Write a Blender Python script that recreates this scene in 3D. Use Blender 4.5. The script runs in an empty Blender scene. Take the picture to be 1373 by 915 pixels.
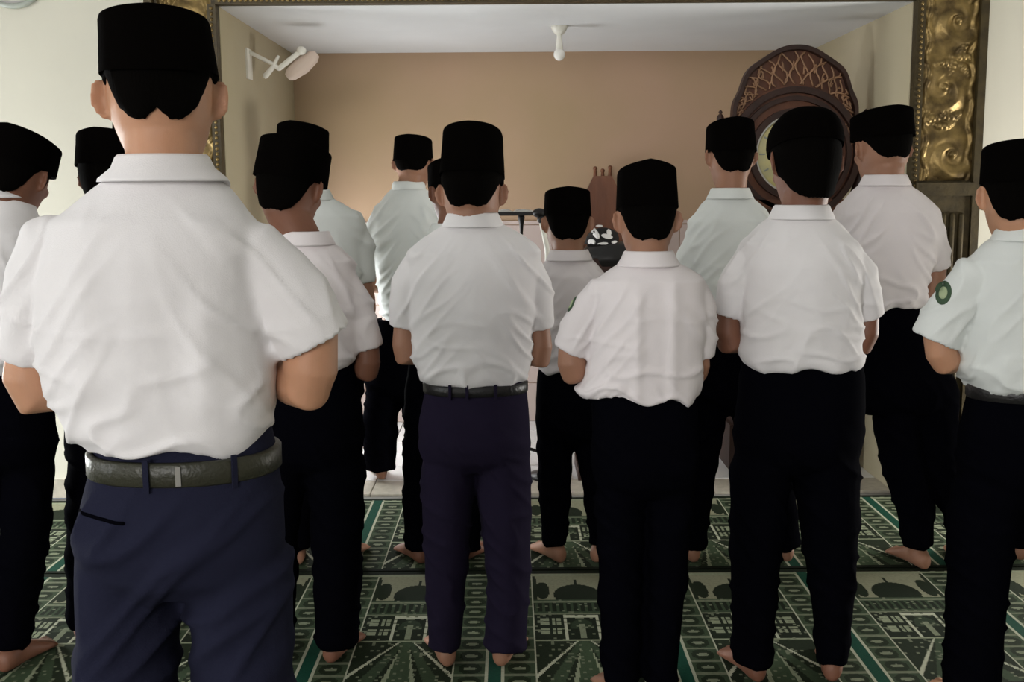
import bpy, math, random
import numpy as np
from mathutils import Vector, Matrix, noise
from mathutils.bvhtree import BVHTree

random.seed(4); np.random.seed(4)
SC = bpy.context.scene
COL = SC.collection
PI = math.pi
FPX = 1450.0
HC = 1.45
PITCH = math.atan(199.5 / FPX)
ROLL = math.radians(0.4)

# ---------------------------------------------------------------- camera
cam_d = bpy.data.cameras.new('camera'); cam = bpy.data.objects.new('camera', cam_d); COL.objects.link(cam)
cam_d.sensor_width = 36.0
cam_d.lens = 36.0 * FPX / 1373.0
cam_d.clip_start = 0.05
CAMROT = Matrix.Rotation(PI/2 - PITCH, 4, 'X') @ Matrix.Rotation(-ROLL, 4, 'Z')
cam.matrix_world = Matrix.Translation((0, 0, HC)) @ CAMROT
SC.camera = cam
CR = np.array(CAMROT.to_3x3())
def unp(px, py, Y):
    """world point on the plane y=Y seen at photograph pixel (px,py)"""
    d = CR @ np.array([(px - 686.5) / FPX, -(py - 457.5) / FPX, -1.0])
    t = Y / d[1]
    return np.array([d[0]*t, Y, HC + d[2]*t])
def proj(p):
    q = CR.T @ (np.array(p) - np.array([0, 0, HC]))
    return 686.5 + FPX*q[0]/-q[2], 457.5 - FPX*q[1]/-q[2]

# ---------------------------------------------------------------- world, lights, exposure
SC.view_settings.view_transform = 'Standard'; SC.view_settings.look = 'None'
SC.view_settings.gamma = 1; SC.view_settings.use_curve_mapping = False
SC.view_settings.exposure = 0.0
w = bpy.data.worlds.new('world'); SC.world = w; w.use_nodes = True
w.node_tree.nodes['Background'].inputs[0].default_value = (0.80, 0.88, 1.0, 1)
w.node_tree.nodes['Background'].inputs[1].default_value = 0.25
NL_ = -1.33
def area(name, loc, target, sx, sy, power, col=(1, 1, 1)):
    l = bpy.data.lights.new(name, 'AREA'); l.shape = 'RECTANGLE'; l.size = sx; l.size_y = sy
    l.energy = power; l.color = col
    o = bpy.data.objects.new(name, l); COL.objects.link(o); o.location = loc
    o.rotation_euler = (Vector(target) - Vector(loc)).to_track_quat('-Z', 'Z').to_euler()
    return o
# daylight through the open back of the hall and the left-hand doors; front and niche lamps are added fill
area('daylight_rear', (-3.0, -6.6, 2.5), (0.3, 4.5, 1.7), 4.6, 2.2, 560, (1.0, 0.98, 0.96))
area('daylight_door_left', (-3.85, 1.2, 1.6), (0.0, 3.6, 1.2), 1.8, 2.0, 60, (0.95, 0.98, 1.0))
area('fill_front_right', (3.85, 4.45, 0.75), (0, 4.55, 0.25), 0.5, 1.0, 95, (1.0, 0.98, 0.94))  # unseen fill, added to brighten the carpet strip nearest the niche
area('fill_front_left', (-3.85, 4.45, 0.75), (0, 4.55, 0.25), 0.5, 1.0, 95, (0.94, 0.98, 1.0))  # matching unseen fill, added from the left for the same strip
area('fill_niche_side', (NL_+0.03, 5.95, 0.85), (1.2, 5.95, 0.85), 0.6, 1.1, 30, (0.95, 0.98, 1.0))  # added fill on a solid wall, lifts the niche ceiling and floor

# ---------------------------------------------------------------- materials
def mat(name, col, rough=0.6, metal=0.0, bump=0.0, bscale=60, var=0.0, vscale=8, spec=0.4, sheen=0.0, sss=0.0, stretch=None, col2=None):
    m = bpy.data.materials.new(name); m.use_nodes = True
    nt = m.node_tree; b = nt.nodes['Principled BSDF']
    b.inputs['Base Color'].default_value = (*col, 1); b.inputs['Roughness'].default_value = rough
    b.inputs['Metallic'].default_value = metal; b.inputs['Specular IOR Level'].default_value = spec
    if sheen: b.inputs['Sheen Weight'].default_value = sheen
    if sss:
        b.inputs['Subsurface Weight'].default_value = sss
        b.inputs['Subsurface Radius'].default_value = (0.02, 0.008, 0.004); b.inputs['Subsurface Scale'].default_value = 0.6
    tc = nt.nodes.new('ShaderNodeTexCoord'); mp = nt.nodes.new('ShaderNodeMapping')
    nt.links.new(tc.outputs['Object'], mp.inputs[0])
    if stretch: mp.inputs['Scale'].default_value = stretch
    if var or col2:
        n = nt.nodes.new('ShaderNodeTexNoise'); n.inputs['Scale'].default_value = vscale; n.inputs['Detail'].default_value = 5
        nt.links.new(mp.outputs[0], n.inputs[0])
        r = nt.nodes.new('ShaderNodeValToRGB')
        c2 = col2 if col2 else tuple(c*(1-var) for c in col)
        r.color_ramp.elements[0].color = (*c2, 1); r.color_ramp.elements[0].position = 0.35
        r.color_ramp.elements[1].color = (*col, 1); r.color_ramp.elements[1].position = 0.65
        nt.links.new(n.outputs['Fac'], r.inputs[0]); nt.links.new(r.outputs[0], b.inputs['Base Color'])
    if bump:
        n2 = nt.nodes.new('ShaderNodeTexNoise'); n2.inputs['Scale'].default_value = bscale; n2.inputs['Detail'].default_value = 3
        nt.links.new(mp.outputs[0], n2.inputs[0])
        bp = nt.nodes.new('ShaderNodeBump'); bp.inputs['Strength'].default_value = bump; bp.inputs['Distance'].default_value = 0.01
        nt.links.new(n2.outputs['Fac'], bp.inputs['Height']); nt.links.new(bp.outputs[0], b.inputs['Normal'])
    return m
M = {}
M['wall'] = mat('cream_wall_paint', (0.60, 0.575, 0.485), 0.85, bump=0.05, bscale=30, var=0.05, vscale=1.5)
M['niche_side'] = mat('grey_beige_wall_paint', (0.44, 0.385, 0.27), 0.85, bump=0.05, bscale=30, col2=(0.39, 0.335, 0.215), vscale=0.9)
M['niche_wall'] = mat('warm_beige_wall_paint', (0.46, 0.305, 0.21), 0.85, bump=0.05, bscale=30, col2=(0.40, 0.285, 0.17), vscale=0.9)
M['ceiling'] = mat('white_ceiling_paint', (0.74, 0.75, 0.76), 0.9, var=0.06, vscale=2)
M['wtile'] = mat('white_floor_tile', (0.78, 0.78, 0.77), 0.18, var=0.05, vscale=5)
M['ptile'] = mat('pale_pink_wall_tile', (0.58, 0.47, 0.43), 0.3, var=0.06, vscale=4)
M['stone'] = mat('beige_threshold_stone', (0.50, 0.46, 0.38), 0.35, var=0.2, vscale=25)
M['grout'] = mat('grey_grout', (0.22, 0.21, 0.19), 0.9)
M['shirt_w'] = mat('white_shirt_cotton', (0.765, 0.742, 0.745), 0.9, bump=0.12, bscale=500, sheen=0.05, spec=0.15)
M['shirt_c'] = mat('cool_white_shirt_cotton', (0.70, 0.725, 0.705), 0.9, bump=0.12, bscale=500, sheen=0.05, spec=0.15)
M['shirt_p'] = mat('pinkish_white_shirt_cotton', (0.735, 0.685, 0.69), 0.9, bump=0.12, bscale=500, sheen=0.05, spec=0.15)
M['navy'] = mat('navy_trouser_cloth', (0.015, 0.016, 0.032), 0.95, bump=0.15, bscale=400, spec=0.05)
M['plum'] = mat('purple_navy_trouser_cloth', (0.015, 0.0115, 0.026), 0.95, bump=0.15, bscale=400, spec=0.05)
M['black_cloth'] = mat('blue_black_trouser_cloth', (0.0016, 0.0016, 0.0030), 1.0, bump=0.15, bscale=400, spec=0.01)
M['velvet'] = mat('black_velvet', (0.0018, 0.0014, 0.0012), 1.0, bump=0.1, bscale=700, spec=0.01)
M['hair'] = mat('black_hair', (0.0018, 0.0014, 0.0011), 0.95, bump=0.2, bscale=350, spec=0.03, stretch=(1, 1, 0.12))
M['skin_a'] = mat('light_brown_skin', (0.52, 0.27, 0.16), 0.55, bump=0.05, bscale=200, sss=0.12, var=0.1, vscale=14)
M['skin_b'] = mat('mid_brown_skin', (0.34, 0.17, 0.105), 0.55, bump=0.05, bscale=200, sss=0.1, var=0.12, vscale=14)
M['skin_c'] = mat('deep_brown_skin', (0.20, 0.085, 0.05), 0.55, bump=0.05, bscale=200, sss=0.08, var=0.12, vscale=14)
M['eye'] = mat('eye_white', (0.75, 0.73, 0.7), 0.2)
M['iris'] = mat('dark_iris', (0.02, 0.01, 0.008), 0.15)
M['belt'] = mat('olive_black_leather', (0.028, 0.028, 0.017), 0.4, bump=0.2, bscale=120)
M['belt_k'] = mat('black_leather', (0.012, 0.011, 0.011), 0.4, bump=0.2, bscale=120)
M['steel'] = mat('brushed_steel', (0.55, 0.54, 0.5), 0.3, metal=1.0)
M['badge'] = mat('dark_green_badge', (0.045, 0.085, 0.045), 0.8, bump=0.3, bscale=300)
M['badge2'] = mat('pale_badge_thread', (0.35, 0.42, 0.25), 0.8)
M['gold'] = mat('aged_gold_leaf', (0.29, 0.20, 0.075), 0.42, metal=0.7, bump=0.15, bscale=60, col2=(0.09, 0.060, 0.024), vscale=14)
M['gold_dk'] = mat('dark_gilded_wood', (0.060, 0.043, 0.016), 0.5, metal=0.3, bump=0.2, bscale=50, var=0.4, vscale=20)
M['wood'] = mat('carved_brown_wood', (0.17, 0.062, 0.028), 0.45, bump=0.15, bscale=40, col2=(0.085, 0.03, 0.015), vscale=9, stretch=(1, 1, 0.25))
M['wood_hi'] = mat('pale_brown_openwork_wood', (0.36, 0.20, 0.11), 0.5, bump=0.1, var=0.3, vscale=20)
M['wood_dk'] = mat('dark_red_wood', (0.035, 0.012, 0.007), 0.5, bump=0.1, var=0.4, vscale=12)
M['dial'] = mat('yellowed_dial', (0.62, 0.55, 0.24), 0.4, col2=(0.50, 0.47, 0.27), vscale=10)
M['plastic'] = mat('white_plastic', (0.78, 0.76, 0.68), 0.4)
M['pinkpl'] = mat('pale_pink_plastic', (0.62, 0.50, 0.42), 0.5)
M['grey'] = mat('grey_plastic', (0.30, 0.32, 0.28), 0.5)
M['black'] = mat('black_painted_metal', (0.010, 0.009, 0.009), 0.4)
M['paper'] = mat('white_paper', (0.75, 0.73, 0.70), 0.8)
M['clothbw'] = mat('black_patterned_cloth', (0.012, 0.011, 0.011), 0.9)
M['clothw'] = mat('white_cloth_patch', (0.80, 0.78, 0.76), 0.9)
M['glass'] = mat('frosted_bulb_glass', (0.85, 0.83, 0.78), 0.25)
# rug: colour comes from a woven-pattern attribute
def rug_mat():
    m = bpy.data.materials.new('woven_prayer_rug'); m.use_nodes = True; nt = m.node_tree; b = nt.nodes['Principled BSDF']
    a = nt.nodes.new('ShaderNodeAttribute'); a.attribute_name = 'weave'
    n = nt.nodes.new('ShaderNodeTexNoise'); n.inputs['Scale'].default_value = 90; n.inputs['Detail'].default_value = 3
    mr = nt.nodes.new('ShaderNodeMapRange'); mr.inputs[3].default_value = 0.7; mr.inputs[4].default_value = 1.25
    mx = nt.nodes.new('ShaderNodeVectorMath'); mx.operation = 'SCALE'
    tc = nt.nodes.new('ShaderNodeTexCoord'); nt.links.new(tc.outputs['Object'], n.inputs[0])
    nt.links.new(n.outputs['Fac'], mr.inputs[0]); nt.links.new(a.outputs['Color'], mx.inputs[0]); nt.links.new(mr.outputs[0], mx.inputs['Scale'])
    nt.links.new(mx.outputs[0], b.inputs['Base Color']); b.inputs['Roughness'].default_value = 0.85
    b.inputs['Specular IOR Level'].default_value = 0.12
    bp = nt.nodes.new('ShaderNodeBump'); bp.inputs['Strength'].default_value = 0.4; bp.inputs['Distance'].default_value = 0.004
    n3 = nt.nodes.new('ShaderNodeTexNoise'); n3.inputs['Scale'].default_value = 400; nt.links.new(tc.outputs['Object'], n3.inputs[0])
    nt.links.new(n3.outputs['Fac'], bp.inputs['Height']); nt.links.new(bp.outputs[0], b.inputs['Normal'])
    return m
M['rug'] = rug_mat()

# ---------------------------------------------------------------- mesh helpers
class Buf:
    def __init__(s): s.v = []; s.f = []; s.m = []
    def add(s, vs, fs, mi=0):
        o = len(s.v); s.v.extend([tuple(map(float, p)) for p in vs])
        s.f.extend([tuple(i+o for i in f) for f in fs]); s.m.extend([mi]*len(fs))
    def loft(s, rings, cap0=True, cap1=True, mi=0):
        n = len(rings[0]); vs = [p for r in rings for p in r]; fs = []
        for k in range(len(rings)-1):
            for i in range(n):
                j = (i+1) % n
                fs.append((k*n+i, k*n+j, (k+1)*n+j, (k+1)*n+i))
        if cap0:
            vs.append(np.mean(rings[0], axis=0)); c = len(vs)-1
            fs += [((i+1) % n, i, c) for i in range(n)]
        if cap1:
            vs.append(np.mean(rings[-1], axis=0)); c = len(vs)-1; b = (len(rings)-1)*n
            fs += [(b+i, b+(i+1) % n, c) for i in range(n)]
        s.add(vs, fs, mi)
    def box(s, c, h, R=None, mi=0):
        vs = []
        for z in (-1, 1):
            for y in (-1, 1):
                for x in (-1, 1):
                    p = np.array([x*h[0], y*h[1], z*h[2]])
                    if R is not None: p = R @ p
                    vs.append(p + np.array(c))
        s.add(vs, [(0, 2, 3, 1), (4, 5, 7, 6), (0, 1, 5, 4), (2, 6, 7, 3), (0, 4, 6, 2), (1, 3, 7, 5)], mi)
    def tube(s, pts, rad, n=12, flat=None, up=(0, 0, 1), cup=None, mi=0):
        """tapered tube through pts; rad floats or (a,b); cup=(depth,thick) hollows the far end"""
        pts = [np.array(p, float) for p in pts]
        rad = [(r, r) if not isinstance(r, (tuple, list)) else r for r in rad]
        T = []
        for i in range(len(pts)):
            a = pts[max(i-1, 0)]; b = pts[min(i+1, len(pts)-1)]; t = b-a; T.append(t/np.linalg.norm(t))
        u = np.array(up, float); u = u - T[0]*u.dot(T[0])
        if np.linalg.norm(u) < 1e-3: u = np.array([1., 0, 0]) - T[0]*T[0][0]
        u /= np.linalg.norm(u)
        def ring(p, t, u, a, b):
            v = np.cross(t, u)
            return np.array([p + math.cos(th)*a*v + math.sin(th)*b*u for th in np.linspace(0, 2*PI, n, endpoint=False)])
        rings = []
        r0 = rad[0]
        rings.append(ring(pts[0]-T[0]*min(r0)*0.75, T[0], u, r0[0]*0.55, r0[1]*0.55))
        us = []
        for i, p in enumerate(pts):
            u = u - T[i]*u.dot(T[i]); u /= np.linalg.norm(u); us.append(u)
            rings.append(ring(p, T[i], u, *rad[i]))
        if cup:
            dep, th = cup; a, b = rad[-1]
            rings.append(ring(pts[-1]+T[-1]*0.002, T[-1], u, a-th, b-th))
            rings.append(ring(pts[-1]-T[-1]*dep*0.5, T[-1], u, a-th*1.1, b-th*1.1))
            rings.append(ring(pts[-1]-T[-1]*dep, T[-1], u, a-th*1.3, b-th*1.3))
        else:
            r1 = rad[-1]
            rings.append(ring(pts[-1]+T[-1]*min(r1)*0.75, T[-1], u, r1[0]*0.55, r1[1]*0.55))
        s.loft(rings, mi=mi)
    def ball(s, c, r, R=None, n=14, mi=0):
        rings = []
        for k in range(1, n//2+1):
            ph = PI*k/(n//2+1)
            rg = []
            for th in np.linspace(0, 2*PI, n, endpoint=False):
                p = np.array([r[0]*math.sin(ph)*math.cos(th), r[1]*math.sin(ph)*math.sin(th), -r[2]*math.cos(ph)])
                if R is not None: p = R @ p
                rg.append(p+np.array(c))
            rings.append(np.array(rg))
        s.loft(rings, mi=mi)
        # pull the caps out to the poles
        for off, sg in ((2, -1), (1, 1)):
            p = np.array([0, 0, sg*r[2]], float)
            if R is not None: p = R @ p
            s.v[len(s.v)-off] = tuple(p+np.array(c))
    def lathe(s, c, prof, n=24, axis='z', mi=0, cap=True):
        rings = []
        for r, h in prof:
            rg = []
            for th in np.linspace(0, 2*PI, n, endpoint=False):
                x, y = r*math.cos(th), r*math.sin(th)
                rg.append(np.array(c) + (np.array([x, y, h]) if axis == 'z' else np.array([x, -h, y])))
            rings.append(np.array(rg))
        s.loft(rings, cap, cap, mi=mi)
    def mesh(s, name):
        me = bpy.data.meshes.new(name); me.from_pydata(s.v, [], s.f)
        if any(s.m): me.polygons.foreach_set('material_index', s.m)
        me.update(); return me
def link(name, me, mats, parent=None, smooth=True):
    o = bpy.data.objects.new(name, me); COL.objects.link(o)
    if mats is not None:
        for m in (mats if isinstance(mats, (list, tuple)) else [mats]): me.materials.append(M[m])
    if smooth: me.polygons.foreach_set('use_smooth', [True]*len(me.polygons))
    if parent is not None:
        o.parent = parent; o.matrix_parent_inverse = Matrix.Translation(-parent.location)
    return o
def obj(name, b, mats, parent=None, smooth=True, auto=None):
    me = b.mesh(name); o = link(name, me, mats, parent, smooth)
    if auto:
        me.set_sharp_from_angle(angle=math.radians(auto))
    return o
def tag(o, label=None, cat=None, group=None, kind=None):
    if label: o['label'] = label
    if cat: o['category'] = cat
    if group: o['group'] = group
    if kind: o['kind'] = kind
    return o
def thing(name, loc, label, cat, group=None):
    o = bpy.data.objects.new(name, None); COL.objects.link(o); o.location = loc; o.empty_display_size = 0.1
    return tag(o, label, cat, group)
def boxo(name, lo, hi, m, parent=None, kind=None):
    b = Buf(); lo = np.array(lo, float); hi = np.array(hi, float); b.box((lo+hi)/2, (hi-lo)/2)
    o = obj(name, b, m, parent, smooth=False)
    if kind: o['kind'] = kind
    return o
def solid(b, voxel, smooth=3, fac=0.5, dec=None):
    """union of overlapping closed shapes as one continuous mesh"""
    me = b.mesh('tmp'); o = bpy.data.objects.new('tmp', me); COL.objects.link(o)
    r = o.modifiers.new('r', 'REMESH'); r.mode = 'VOXEL'; r.voxel_size = voxel; r.adaptivity = 0
    if smooth:
        s = o.modifiers.new('s', 'SMOOTH'); s.factor = fac; s.iterations = smooth
    if dec:
        d = o.modifiers.new('d', 'DECIMATE'); d.ratio = dec
    dg = bpy.context.evaluated_depsgraph_get()
    out = bpy.data.meshes.new_from_object(o.evaluated_get(dg))
    bpy.data.objects.remove(o); bpy.data.meshes.remove(me)
    return out
def coords(me):
    a = np.empty(len(me.vertices)*3); me.vertices.foreach_get('co', a); return a.reshape(-1, 3)
def normals(me):
    a = np.empty(len(me.vertices)*3, dtype=np.float32); me.vertex_normals.foreach_get('vector', a); return a.reshape(-1, 3).astype(float)
def setco(me, a): me.vertices.foreach_set('co', a.ravel()); me.update()

# ---------------------------------------------------------------- the setting
WY = 5.10                      # front wall plane
NL, NR = -1.33, 1.845          # niche opening
NT = unp(760, 5, WY)[2]        # its top
lo_, hi_ = 5.2, 9.0
for _ in range(40):            # depth at which that ceiling meets the back wall
    mid = (lo_+hi_)/2
    if proj((0.1, mid, NT))[1] < 69: lo_ = mid
    else: hi_ = mid
NB = lo_
XL, XR, YB, ZC = -4.0, 4.0, -7.0, 3.4
boxo('floor', (XL, YB, -0.12), (XR, WY+0.001, -0.012), 'grout', kind='structure')
b = Buf()
b.box(((XL+NL)/2, WY+0.1, ZC/2), ((NL-XL)/2, 0.1, ZC/2)); b.box(((XR+NR)/2, WY+0.1, ZC/2), ((XR-NR)/2, 0.1, ZC/2))
b.box(((NL+NR)/2, WY+0.1, (ZC+NT)/2), ((NR-NL)/2, 0.1, (ZC-NT)/2))
tag(obj('wall_front', b, 'wall', smooth=False), kind='structure')
boxo('wall_right', (XR, YB, 0), (XR+0.15, WY+0.2, ZC), 'wall', kind='structure')
boxo('wall_left', (XL-0.15, YB, 0), (XL, WY+0.2, ZC), 'wall', kind='structure')
boxo('ceiling', (XL-0.15, YB, ZC), (XR+0.15, WY+0.2, ZC+0.1), 'ceiling', kind='structure')
boxo('wall_niche_left', (NL-0.12, WY+0.004, -0.1), (NL+0.003, NB, NT), 'niche_side', kind='structure')
boxo('wall_niche_right', (NR-0.003, WY+0.004, -0.1), (NR+0.12, NB, NT), 'niche_side', kind='structure')
wnb = boxo('wall_niche_back', (NL-0.12, NB, -0.1), (NR+0.12, NB+0.12, NT), 'niche_wall', kind='structure')
boxo('ceiling_niche', (NL-0.12, WY+0.004, NT-0.003), (NR+0.12, NB+0.12, NT+0.1), 'ceiling', kind='structure')
fl = boxo('floor_niche', (NL, WY+0.001, -0.12), (NR, NB, -0.012), 'grout', kind='structure')
# floor tiles and threshold slabs
def tile_mesh(w, d, t, bev, name):
    b = Buf(); R = []
    for z, k in ((-t, 0), (0-bev, 0), (0, bev)):
        R.append(np.array([(-w/2+k, -d/2+k, z), (w/2-k, -d/2+k, z), (w/2-k, d/2-k, z), (-w/2+k, d/2-k, z)]))
    b.loft(R); return b.mesh(name)
nx = 10; tw = (NR-NL)/nx; ty0 = WY+0.26; ny = 5; td = (NB-ty0)/ny
tm = tile_mesh(tw-0.005, td-0.005, 0.012, 0.002, 'tile'); tm.materials.append(M['wtile'])
for i in range(nx):
    for j in range(ny):
        o = bpy.data.objects.new('tile', tm); COL.objects.link(o); o.parent = fl
        o.location = (NL+tw*(i+.5), ty0+td*(j+.5), random.uniform(-0.0006, 0.0006))
sm = tile_mesh((NR-NL)/5-0.004, 0.25, 0.012, 0.003, 'threshold_slab'); sm.materials.append(M['stone'])
for i in range(5):
    o = bpy.data.objects.new('threshold_slab', sm); COL.objects.link(o); o.parent = fl
    o.location = (NL+(NR-NL)/5*(i+.5), WY+0.13, 0)
# wall tiles on the lower back wall
wt = tile_mesh(0.19, 0.24, 0.010, 0.002, 'wall_tile'); wt.materials.append(M['ptile'])
nxt = 16; ww_ = (NR-NL)/nxt; wt.transform(Matrix.Diagonal(((ww_-0.005)/0.19, 0.245/0.24, 1, 1)))
for i in range(nxt):
    for j in range(5):
        o = bpy.data.objects.new('wall_tile', wt); COL.objects.link(o); o.parent = wnb
        o.rotation_euler = (PI/2, 0, 0); o.location = (NL+ww_*(i+.5), NB-0.008, 0.125+0.25*j)
b = Buf(); b.box(((NL+NR)/2, NB-0.009, 1.262), ((NR-NL)/2, 0.009, 0.010)); o = obj('dado_rail', b, 'ptile', wnb, smooth=False)
# skirting along the front wall
boxo('baseboard_left', (XL, WY-0.02, 0), (NL-0.36, WY, 0.09), 'stone', kind='structure')
boxo('baseboard_right', (NR+0.36, WY-0.02, 0), (XR, WY, 0.09), 'stone', kind='structure')

# ---------------------------------------------------------------- carved gilded frame round the niche
FW = 0.315
def relief(W, H, nxg, nyg, seed):
    """height of interlaced leaf scrolls over a W x H strip"""
    X, Z = np.meshgrid(np.linspace(0, W, nxg), np.linspace(0, H, nyg))
    h = np.zeros_like(X)
    rnd = np.random.RandomState(seed)
    pitch = 0.30; k = 0; z = 0.12
    while z < H+0.2:
        s = 1 if k % 2 == 0 else -1
        cx, cz = W/2 + s*W*0.10, z
        dx, dz = (X-cx)*s, (Z-cz)
        r = np.hypot(dx, dz)+1e-6; th = np.arctan2(dz, dx)
        for arm, amp in ((0, 1.0), (2.2, 0.55)):
            # logarithmic spiral ridge
            ph = (np.log(r/0.014)/0.42 - th - arm) / (2*PI)
            dd = np.abs(ph-np.round(ph))
            ridge = np.clip(1-dd/0.30, 0, 1)**0.8*amp
            m = np.clip((0.135-r)/0.05, 0, 1)*np.clip(r/0.012, 0, 1)
            h = np.maximum(h, ridge*m*(0.012+0.018*np.clip(r/0.12, 0, 1)))
        h = np.maximum(h, 0.026*np.sqrt(np.clip(1-(r/0.018)**2, 0, 1)))
        # curling leaves between scrolls
        for a in range(5):
            la = rnd.uniform(0, 2*PI); lx = W/2 + rnd.uniform(-.38, .38)*W; lz = z + pitch/2 + rnd.uniform(-.07, .07)
            u = (X-lx)*math.cos(la)+(Z-lz)*math.sin(la); v = -(X-lx)*math.sin(la)+(Z-lz)*math.cos(la) + 6*u*u
            e = 1-(u/0.055)**2-(v/0.020)**2
            h = np.maximum(h, 0.020*np.sqrt(np.clip(e, 0, 1))*(0.8+0.2*np.cos(u*300)))
        z += pitch; k += 1
    for e in (0.02, W-0.02):
        h = np.maximum(h, 0.012*np.sqrt(np.clip(1-((X-e-0.008*np.sin(Z*42))/0.012)**2, 0, 1))*(0.6+0.4*np.abs(np.sin(Z*60))))
    fade = np.clip(np.minimum(X, W-X)/0.008, 0, 1)
    return X, Z, h*fade
def relief_panel(name, org, ax, az, W, H, seed, m, parent, step=0.0055):
    nxg = max(int(W/step), 3); nyg = int(H/step)
    X, Z, h = relief(W, H, nxg, nyg, seed)
    P = np.array(org)[None, None, :] + X[..., None]*np.array(ax) + Z[..., None]*np.array(az) + h[..., None]*np.array([0, -1, 0])
    v = P.reshape(-1, 3); f = []
    idx = np.arange(nxg*nyg).reshape(nyg, nxg)
    a, b_, c, d = idx[:-1, :-1], idx[:-1, 1:], idx[1:, 1:], idx[1:, :-1]
    F = np.stack([a, b_, c, d], -1).reshape(-1, 4)
    bf = Buf(); bf.add(v, [tuple(q) for q in F.tolist()])
    return obj(name, bf, m, parent)
frame = thing('niche_surround', ((NL+NR)/2, WY, 0), 'wide carved gilded border around the niche opening in the front wall', 'border')
FY = WY-0.035
zp = 1.45
for side, x0 in ((-1, NL-FW), (1, NR)):
    bf = Buf(); bf.box((x0+FW/2, WY-0.018, (NT+FW)/2), (FW/2, 0.018, (NT+FW)/2)); obj('stile', bf, 'gold_dk', frame, smooth=False)
    relief_panel('scroll_carving', (x0+0.045, WY-0.037, zp+0.04), (1, 0, 0), (0, 0, 1), FW-0.07, NT+0.22-zp, 5+side, 'gold', frame)
    # edges: beaded inner strip and thick dark outer strip
    xi = NR+0.018 if side > 0 else NL-0.018; xo = NR+FW-0.014 if side > 0 else NL-FW+0.014
    bf = Buf(); bf.box((xo, WY-0.035, (NT+FW)/2), (0.018, 0.035, (NT+FW)/2)); obj('outer_moulding', bf, 'gold_dk', frame, smooth=False)
    bf = Buf(); bf.box((xi, WY-0.030, NT/2), (0.019, 0.030, NT/2)); im = obj('inner_moulding', bf, 'gold_dk', frame, smooth=False)
    bf = Buf(); z = 0.05
    while z < NT: bf.ball((xi, WY-0.062, z), (0.008, 0.006, 0.009), n=6); z += 0.024
    o = obj('beading', bf, 'gold', im); o['kind'] = 'stuff'
    # dark fluted plinth
    bf = Buf(); bf.box((x0+FW/2, WY-0.045, zp/2), (FW/2-0.035, 0.010, zp/2)); pl = obj('plinth', bf, 'gold_dk', frame, smooth=False)
    for k in range(5):
        bf = Buf(); xx = x0+0.075+k*(FW-0.15)/4
        bf.tube([(xx, WY-0.058, 0.12), (xx, WY-0.058, zp-0.12)], [0.014, 0.014], n=8); obj('flute', bf, 'gold_dk', pl)
    bf = Buf(); bf.box((x0+FW/2, WY-0.055, zp), (FW/2-0.02, 0.025, 0.03)); obj('plinth_cap', bf, 'gold_dk', frame, smooth=False)
    bf = Buf(); bf.box((x0+FW/2, WY-0.055, 0.05), (FW/2-0.02, 0.025, 0.05)); obj('plinth_base', bf, 'gold_dk', frame, smooth=False)
bf = Buf(); bf.box(((NL+NR)/2, WY-0.018, NT+FW/2), ((NR-NL)/2, 0.018, FW/2)); obj('head_rail', bf, 'gold_dk', frame, smooth=False)
relief_panel('scroll_carving', (NL, WY-0.037, NT+FW-0.025), (0, 0, -1), (1, 0, 0), FW-0.07, NR-NL, 9, 'gold', frame)
bf = Buf(); bf.box(((NL+NR)/2, WY-0.030, NT+0.014), ((NR-NL)/2, 0.030, 0.015)); im = obj('inner_moulding', bf, 'gold_dk', frame, smooth=False)
bf = Buf(); x = NL+0.02
while x < NR: bf.ball((x, WY-0.062, NT+0.014), (0.009, 0.006, 0.008), n=6); x += 0.024
o = obj('beading', bf, 'gold', im); o['kind'] = 'stuff'
bf = Buf(); bf.box(((NL+NR)/2, WY-0.035, NT+FW-0.014), ((NR-NL)/2+FW, 0.035, 0.018)); obj('outer_moulding', bf, 'gold_dk', frame, smooth=False)

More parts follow.
